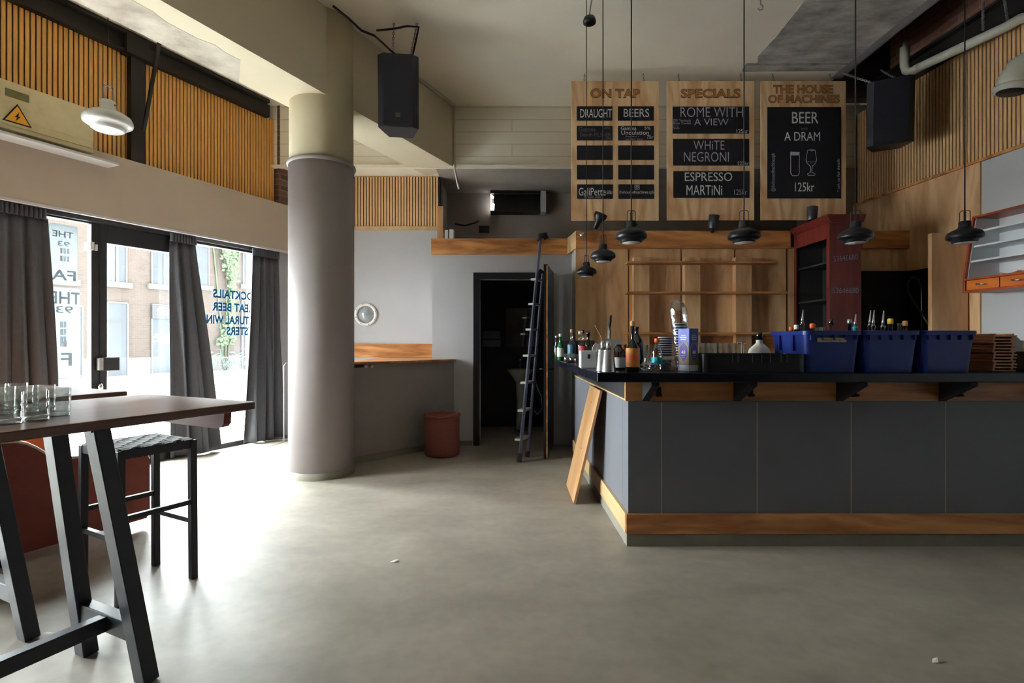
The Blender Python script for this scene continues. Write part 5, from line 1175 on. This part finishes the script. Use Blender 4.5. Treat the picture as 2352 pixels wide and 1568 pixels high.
for k in range(3): MB().box(-.08+.05*k, -.055+.05*k, -.06, .1, .11, .122, Matrix.Translation(q)).build('cup_rail', 'black_matt', o)
o = tumbler('white cup standing on the black machine at the right edge', tuple(q+Vector((-.0, .0, .122))), .035, .075, 'white cups', 'ceramic', cat='cup'); o.name = 'cup'; del o['group']
# ------------------------------------------------------------------ tables
def table(label, nR, nL, tE, tS, foot_in=.17, foot_l=.17, tl=1.26, z=1.08):
    o = thing('bar_table', label, 'table', W((nR+nL)/2, (tE+tS)/2, 0), 'long dark bar tables')
    R = .03; mb = MB(); 
    pts = []
    for c1, c2, s in ((nR-R, tE-R, 0), (nL+R, tE-R, 1), (nL+R, tS+R, 2), (nR-R, tS+R, 3)):
        for k in range(5): a = (s+k/4)*PI/2; pts.append((c1+R*math.cos(a), c2+R*math.sin(a)))
    mb.prism(pts, z-.034, z, WM); mb.build('table_top', 'table_top', o, bevel=.006)
    nm = (nR-foot_in+nL+foot_l)/2
    for tf, sg in ((tl, 1), (tS+(tE-tl), -1)):
        for s in (1, -1):
            foot = W(nR-foot_in if s > 0 else nL+foot_l, tf, 0); top = W((nR-foot_in-.10) if s > 0 else (nL+foot_l+.02), tf-sg*.13, z-.034)
            MB().bar(foot, top, .072, .058, WM.to_3x3() @ Vector((0, 1, 0))).build('leg', 'table_leg', o, bevel=.003)
        f = .17
        a = W(nR-foot_in-.02, tf-sg*.02, .20); b = W(nL+foot_l+.02, tf-sg*.02, .20)
        MB().bar(a, b, .05, .075).build('cross_bar', 'table_leg', o, bevel=.003)
        MB().bar(W(nR-.24, tf-sg*.13, z-.055), W(nL+.24, tf-sg*.13, z-.055), .06, .04).build('top_bar', 'table_leg', o)
    MB().bar(W(nm, tl-.02, .20), W(nm, tS+(tE-tl)+.02, .20), .05, .06).build('stretcher', 'table_leg', o, bevel=.003)
    return o
t1 = table('long dark topped bar table in the left foreground with glasses on it', -2.04, -2.86, 1.634, -.7, .17, .22)
mb = MB(); 
ap = [(-2.60, 1.046), (-2.60, .985), (-2.45, .975), (-2.14, .972), (-2.10, .98), (-2.085, .995), (-2.08, 1.046)]
v = [W(n_, 1.50, z_) for n_, z_ in ap]+[W(n_, 1.535, z_) for n_, z_ in ap]; n7 = len(ap)
mb._add(v, [tuple(range(n7)), tuple(range(2*n7-1, n7-1, -1))]+[(i, (i+1) % n7, n7+(i+1) % n7, n7+i) for i in range(n7)]); mb.build('end_apron', 'sofa', t1)
t2 = table('second dark bar table standing behind the foreground table, near the curtain', -2.99, -3.93, 1.62, -.6, .02, .08, tl=1.21, z=1.09)
mb = MB(); q = W(-2.99, 1.12, 1.02); 
MB().tube([q, q+Vector((.02, -.005, -.03)), q+Vector((.05, -.01, -.035)), q+Vector((.075, -.01, -.015)), q+Vector((.085, -.01, .0))], .008).build('bag_hook', 'black_matt', t2)
# tumblers on the near table
gl = [(135, 955, 'rightmost glass tumbler on the foreground table'), (84, 966, 'glass tumbler in the front row, second from the right'), (20, 974, 'glass tumbler in the front row at the left frame edge'),
      (62, 948, 'glass tumbler in the middle row behind the second front tumbler'), (8, 953, 'glass tumbler in the middle row at the left frame edge'), (102, 944, 'glass tumbler in the back row behind the rightmost tumbler'),
      (38, 938, 'glass tumbler in the back row, middle one'), (-6, 942, 'glass tumbler in the back row at the left frame edge')]
tg = None
for x, y, l in gl:
    p = PZ(x, y, 1.08); L = (p.x, p.y, 1.08)
    if tg is None:
        tg = thing('tumbler', l, 'glass', L, 'glass tumblers on the foreground table')
        MB().lathe([(0, 0), (.031, 0), (.034, .006), (.035, .102), (.033, .102), (.0315, .02), (.0, .018)], L, 28, cap=False).build('glass_wall', 'tumbler', tg)
        mb = MB(); mb.lathe([(0, .004), (.030, .004), (.031, .016), (.0, .017)], L, 24, cap=False); mb.build('thick_base', 'glass', tg)
    else: dup(tg, L, label=l)
# ------------------------------------------------------------------ stool
st = thing('bar_stool', 'black bar stool with a woven leather strap seat beside the foreground table', 'stool', (-2.08, 2.91, 0))
FT = {'R': Vector((-1.82, 2.983, 0)), 'B': Vector((-2.153, 3.158, 0)), 'F': Vector((-2.0, 2.664, 0)), 'L': Vector((-2.333, 2.839, 0))}
cen = sum(FT.values(), Vector())/4; SZ = .79
TP = {k: cen+(v-cen)*.98+Vector((0, 0, SZ)) for k, v in FT.items()}
e1 = (FT['B']-FT['R']).normalized()
for k in 'RBFL': MB().bar(FT[k], TP[k], .036, .036, e1).build('leg', 'stool_leg', st, bevel=.003)
def lerpz(k, z): return FT[k].lerp(TP[k], z/SZ)
for a, b, z in (('R', 'F', .44), ('B', 'L', .44), ('R', 'B', .33), ('F', 'L', .33)): MB().bar(lerpz(a, z), lerpz(b, z), .024, .026).build('stretcher', 'stool_leg', st)
for a, b in (('R', 'F'), ('B', 'L'), ('R', 'B'), ('F', 'L')): MB().bar(TP[a]-Vector((0, 0, .02)), TP[b]-Vector((0, 0, .02)), .03, .04).build('seat_rail', 'stool_leg', st)
# woven straps, curling down over the rails
uA = (TP['F']-TP['R']); uB = (TP['B']-TP['R']); NS = 7
def strap(mb, axis, i):
    A, B = (uA, uB) if axis == 0 else (uB, uA)
    s0 = (i+.06)/NS; s1 = (i+.94)/NS; v = []; fs = []
    K = 28; prof = [(-.03, -.045), (-.035, -.02), (-.03, .004)]+[(k/K, .006+.005*math.sin((k/K*NS)*PI+(i % 2)*PI+axis*PI)) for k in range(K+1)]+[(1.03, .004), (1.035, -.02), (1.03, -.045)]
    for u, z in prof:
        for s in (s0, s1): v.append(TP['R']+A*s+B*u+Vector((0, 0, z)))
    for j in range(len(prof)-1): fs.append((2*j, 2*j+1, 2*j+3, 2*j+2))
    mb._add(v, fs, None, False)
for ax in (0, 1):
    for i in range(NS):
        mb = MB(); strap(mb, ax, i); s = mb.build('woven_strap', 'webbing', st); m_ = s.modifiers.new('t', 'SOLIDIFY'); m_.thickness = .003
# ------------------------------------------------------------------ sofa behind the tables
so = thing('sofa', 'red brown sofa with a wavy cream edged back and orange leather inside, behind the tables', 'sofa', W(-4.4, 1.9, 0))
SN = -4.05
def tt(x): return tn(x, SN)
topx = [(-260, 1000), (-60, 1012), (0, 1020), (40, 1018), (62, 1022), (85, 1032), (108, 1046), (125, 1055), (145, 1057), (200, 1052), (260, 1046), (325, 1040), (338, 1042), (344, 1056)]
prof = [(tt(x), pn(x, y, SN).z) for x, y in topx]
z0s = .06
endt = prof[-1][0]
loop = prof+[(endt+.002, z0s+.06), (endt-.02, z0s+.0), (prof[0][0], z0s)]
v = [W(SN, t_, z_) for t_, z_ in loop]+[W(SN-.05, t_, z_) for t_, z_ in loop]; nL_ = len(loop)
mb = MB(); mb._add(v, [tuple(range(nL_)), tuple(range(2*nL_-1, nL_-1, -1))]+[(i, (i+1) % nL_, nL_+(i+1) % nL_, nL_+i) for i in range(nL_)]); mb.build('shell_back', 'sofa', so)
mb = MB(); mb.tube([W(SN-.025, t_, z_+.004) for t_, z_ in prof], .016, 8); mb.build('edge_piping', 'piping', so)
# inner orange backrest of the far side and seat
tin = tn(118, SN-.75)
mb = MB(); mb.box(SN-.80, SN-.70, prof[0][0], tin, z0s, .72, WM); mb.build('far_backrest', 'sofa_in', so, bevel=.02)
mb = MB(); mb.box(SN-.70, SN-.06, prof[0][0], endt-.05, .12, .38, WM); mb.build('seat_cushion', 'sofa_in', so, bevel=.03)
for t_ in (prof[0][0]+.3, tt(8)):
    for n_ in (SN-.06, SN-.66): mb = MB(); mb.cyl(W(n_, t_, 0), W(n_, t_, .125), .02, 10, .028); mb.build('leg', 'black_matt', so)
# ------------------------------------------------------------------ small litter on the floor
for (x, y, s, l, m_) in ((98, 1462, .05, 'torn paper scrap lying by the foot of the second table', 'white_label'), (905, 1290, .025, 'tiny white paper scrap on the open floor left of centre', 'white_label'), (1318, 1137, .02, 'tiny white chip on the floor beside the leaning plank', 'white_label'), (2148, 1520, .02, 'small white paint chip on the floor at lower right', 'white_label')):
    p = PZ(x, y); mb = MB(); mb._add([(p.x-s, p.y-.01, .002), (p.x+s*.2, p.y-s*.5, .003), (p.x+s, p.y+.012, .012), (p.x-.1*s, p.y+s*.6, .006)], [(0, 1, 2), (0, 2, 3)]); o = mb.build('paper_scrap', m_); mo = o.modifiers.new('t', 'SOLIDIFY'); mo.thickness = .0015; tag(o, l, 'paper scrap')
# ------------------------------------------------------------------ street
SZ_ = -.08; FN = -24.0
mb = MB(); mb.box(-60, -6.4, -60, 70, SZ_-.2, SZ_, WM); struct('street', mb, 'street')
mb = MB(); mb.box(-6.45, -6.3, -9, 7, -.2, .0, WM); struct('threshold', mb, 'kick')
mb = MB()
for n0 in (-9.2, -12.3, -18.2, -20.6): mb.box(n0, n0+.14, -50, 60, SZ_-.01, SZ_+.012, WM)
struct('kerb', mb, 'ext_frame')
fb = thing('building', 'brick building across the street with shop windows, seen through the glass door', 'building', W(FN, 8, SZ_))
def fz(x, y): return pn(x, y, FN).z
def ft(x): return tn(x, FN)
HB = 8.6
mb = MB(); mb.box(FN-6, FN, ft(-700), ft(300), SZ_, HB, WM); mb.box(FN-6, FN, ft(300), 46, SZ_, HB, WM); mb.build('wall', 'facade', fb)
mb = MB(); mb.box(FN, FN+.02, ft(-700), 46, SZ_, SZ_+.75, WM); mb.build('plinth', 'ext_frame', fb)
def fwin(x0, x1, yb, yt, glass='ext_glass', sill=True, split=None, xm=None):
    xm = xm or (x0+x1)/2; z0 = fz(xm, yb); z1 = fz(xm, yt) if yt is not None else z0+1.9
    a, b = ft(x0), ft(x1)
    f = MB().box(FN, FN+.03, a, b, z0, z1, WM).build('window', glass, fb)
    mb = MB()
    for p, q_ in ((a, a+.06), (b-.06, b)): mb.box(FN+.01, FN+.06, p, q_, z0, z1, WM)
    mb.box(FN+.01, FN+.06, a, b, z1-.06, z1, WM)
    if split: 
        for s in split: c = ft(s); mb.box(FN+.01, FN+.06, c-.05, c+.05, z0, z1, WM)
    mb.build('window_frame', 'ext_frame', f)
    if sill: MB().box(FN, FN+.14, a-.15, b+.15, z0-.22, z0, WM).build('window_sill', 'ext_frame', f)
    return f, a, b, z0, z1
f, a, b, z0, z1 = fwin(228, 291, 647, None, split=(258, 268))
MB().box(FN+.03, FN+.045, a, ft(256), z0, z1, WM).build('blind', 'ext_curtain', f)
fwin(346, 398, 654, None, split=(377,)); fwin(556, 600, 655, None, split=(566,)); fwin(110, 170, 640, None); fwin(440, 480, 655, None)
for x0, x1 in ((243, 294), (346, 402)):
    f, a, b, z0, z1 = fwin(x0, x1, 862 if x0 < 300 else 855, 693 if x0 < 300 else 699, sill=False)
    if x0 < 300: MB().box(FN+.03, FN+.06, a, ft(278), fz(262, 740), fz(262, 735), WM).build('shelf_bar', 'ext_sign', f)
    else:
        sb = MB().box(FN+.03, FN+.12, a, b+.6, fz(365, 732), fz(365, 702), WM).build('sign_band', 'ext_sign', f)
        T = INN(FN+.125, ft(357), fz(370, 716)); mb = MB(); mb.text('Hackk', T, ft(390)-ft(357), .26, off=.03, ext=.01, align='LEFT'); mb.build('sign_lettering', 'ext_white', sb)
        mb = MB()
        for k in range(5):
            c = ft(377); w_ = (.45, .5, .3, .52, .2)[k]; z_ = fz(375, 768+k*5); mb.box(FN+.03, FN+.05, c-w_, c+w_, z_-.04, z_+.02, WM)
        mb.build('small_print', 'ext_white', f)
f, a, b, z0, z1 = fwin(553, 606, 845, 690, sill=False); MB().box(FN+.03, FN+.1, ft(562), ft(565), z0, z1, WM).build('door_post', 'cork', f)
fwin(130, 190, 862, 700, sill=False)
# ivy: one climbing plant of many leaf blades
mb = MB(); rr = random.Random(11)
x0, x1 = ft(480), ft(548)
for k in range(2600):
    u = rr.random(); s = rr.random(); zz = 1.2+6.6*u; half = (x1-x0)/2*(.55+.45*math.sin(3+u*5)+.1)
    c = (x0+x1)/2+rr.gauss(0, .38)*half+.3*math.sin(u*4); n_ = FN+.03+rr.random()*.25; r = .07+.06*rr.random(); a = rr.random()*6.28
    p = W(n_, c, zz); d1_ = WM.to_3x3() @ Vector((rr.uniform(-.5, .5), math.cos(a), math.sin(a))).normalized(); d2_ = WM.to_3x3() @ Vector((rr.uniform(-.5, .5), -math.sin(a), math.cos(a))).normalized()
    mb._add([p+d1_*r, p+d2_*r*.7, p-d1_*r, p-d2_*r*.7], [(0, 1, 2, 3)])
iv = thing('ivy', 'green ivy climbing the brick building, seen above the teal lettering', 'ivy', W(FN+.05, (x0+x1)/2, SZ_))
f = mb.build('foliage', 'leaf', iv, rc=False); f['kind'] = 'stuff'
mb = MB(); 
for s in (-.3, .1, .4): mb.tube([W(FN+.04, (x0+x1)/2+s*.3, SZ_), W(FN+.05, (x0+x1)/2+s*.8, 2.5), W(FN+.05, (x0+x1)/2+s*2, 6)], .04, 6)
mb.build('stem', 'leaf', iv)
# bicycles
def bicycle(label, t0, n0):
    L = W(n0, t0, SZ_); o = thing('bicycle', label, 'bicycle', L, 'bicycles parked across the street')
    def q(t_, z_, n_=0): return W(n0+n_, t0+t_, SZ_+z_)
    for tw in (-.52, .52):
        mb = MB(); mb.tube([q(tw+.33*math.cos(a), .34+.33*math.sin(a)) for a in [2*PI*k/28 for k in range(29)]], .022, 6); w = mb.build('wheel', 'tyre', o)
        mb = MB()
        for k in range(10): a = 2*PI*k/10; mb.tube([q(tw, .34), q(tw+.32*math.cos(a), .34+.32*math.sin(a))], .004, 4)
        mb.build('spokes', 'zinc', w)
    mb = MB()
    for p1, p2 in (((-.52, .34), (-.05, .32)), ((-.52, .34), (-.18, .78)), ((-.05, .32), (-.2, .86)), ((-.05, .32), (.38, .82)), ((-.17, .72), (.36, .88)), ((.34, 1.0), (.52, .34))): mb.tube([q(*p1), q(*p2)], .018, 6)
    mb.build('frame', 'bike', o)
    MB().tube([q(.34, .98), q(.34, 1.05), q(.30, 1.06, .28)], .014).tube([q(.34, 1.05), q(.30, 1.06, -.28)], .014).build('handlebar', 'tyre', o)
    MB().bar(q(-.32, .9), q(-.08, .91), .14, .06).build('saddle', 'tyre', o)
    return o
bn = -23.2
bicycle('blue grey bicycle parked at the brick wall below the ivy, the right one', tn(541, bn), bn)
bicycle('bicycle half hidden by the middle curtain, left one of the parked pair', tn(497, bn), bn-.2)
# ------------------------------------------------------------------ light: overcast sky through the shopfront
wd = bpy.data.worlds.new('sky'); sc.world = wd; wd.use_nodes = True
bg = wd.node_tree.nodes['Background']; bg.inputs[0].default_value = (.95, .98, 1.0, 1); 
wn = wd.node_tree.nodes; wl = wd.node_tree.links
tcw = wn.new('ShaderNodeTexCoord'); dt = wn.new('ShaderNodeVectorMath'); dt.operation = 'DOT_PRODUCT'
dt.inputs[1].default_value = Vector((-NX*.88, -NY*.88, .47)).normalized()
wl.new(tcw.outputs['Generated'], dt.inputs[0])
mr = wn.new('ShaderNodeMapRange'); mr.interpolation_type = 'SMOOTHSTEP'
mr.inputs['From Min'].default_value = -.1; mr.inputs['From Max'].default_value = .95; mr.inputs['To Min'].default_value = 4.5; mr.inputs['To Max'].default_value = 32.0
wl.new(dt.outputs['Value'], mr.inputs['Value']); wl.new(mr.outputs[0], bg.inputs[1])
pl = bpy.data.lights.new('window_portal', 'AREA'); pl.shape = 'RECTANGLE'; pl.size = 5.6; pl.size_y = 2.6; pl.cycles.is_portal = True
po = bpy.data.objects.new('window_portal', pl); C.objects.link(po); po.location = W(-6.24, 2.4, 1.3)
zax = Vector((-NX, -NY, 0)); yax = Vector((0, 0, 1)); xax = yax.cross(zax)
po.matrix_world = Matrix(((xax.x, yax.x, zax.x, po.location.x), (xax.y, yax.y, zax.y, po.location.y), (xax.z, yax.z, zax.z, po.location.z), (0, 0, 0, 1)))
vs = sc.view_settings
sc.display_settings.display_device = 'sRGB'; vs.view_transform = 'Standard'; vs.look = 'None'; vs.exposure = 1.42; vs.gamma = 1; vs.use_curve_mapping = False
cy_ = sc.cycles; cy_.max_bounces = 10; cy_.diffuse_bounces = 7; cy_.glossy_bounces = 4; cy_.transparent_max_bounces = 24; cy_.transmission_bounces = 8
cy_.sample_clamp_indirect = 6; cy_.caustics_reflective = False; cy_.caustics_refractive = False
cy_.use_denoising = True
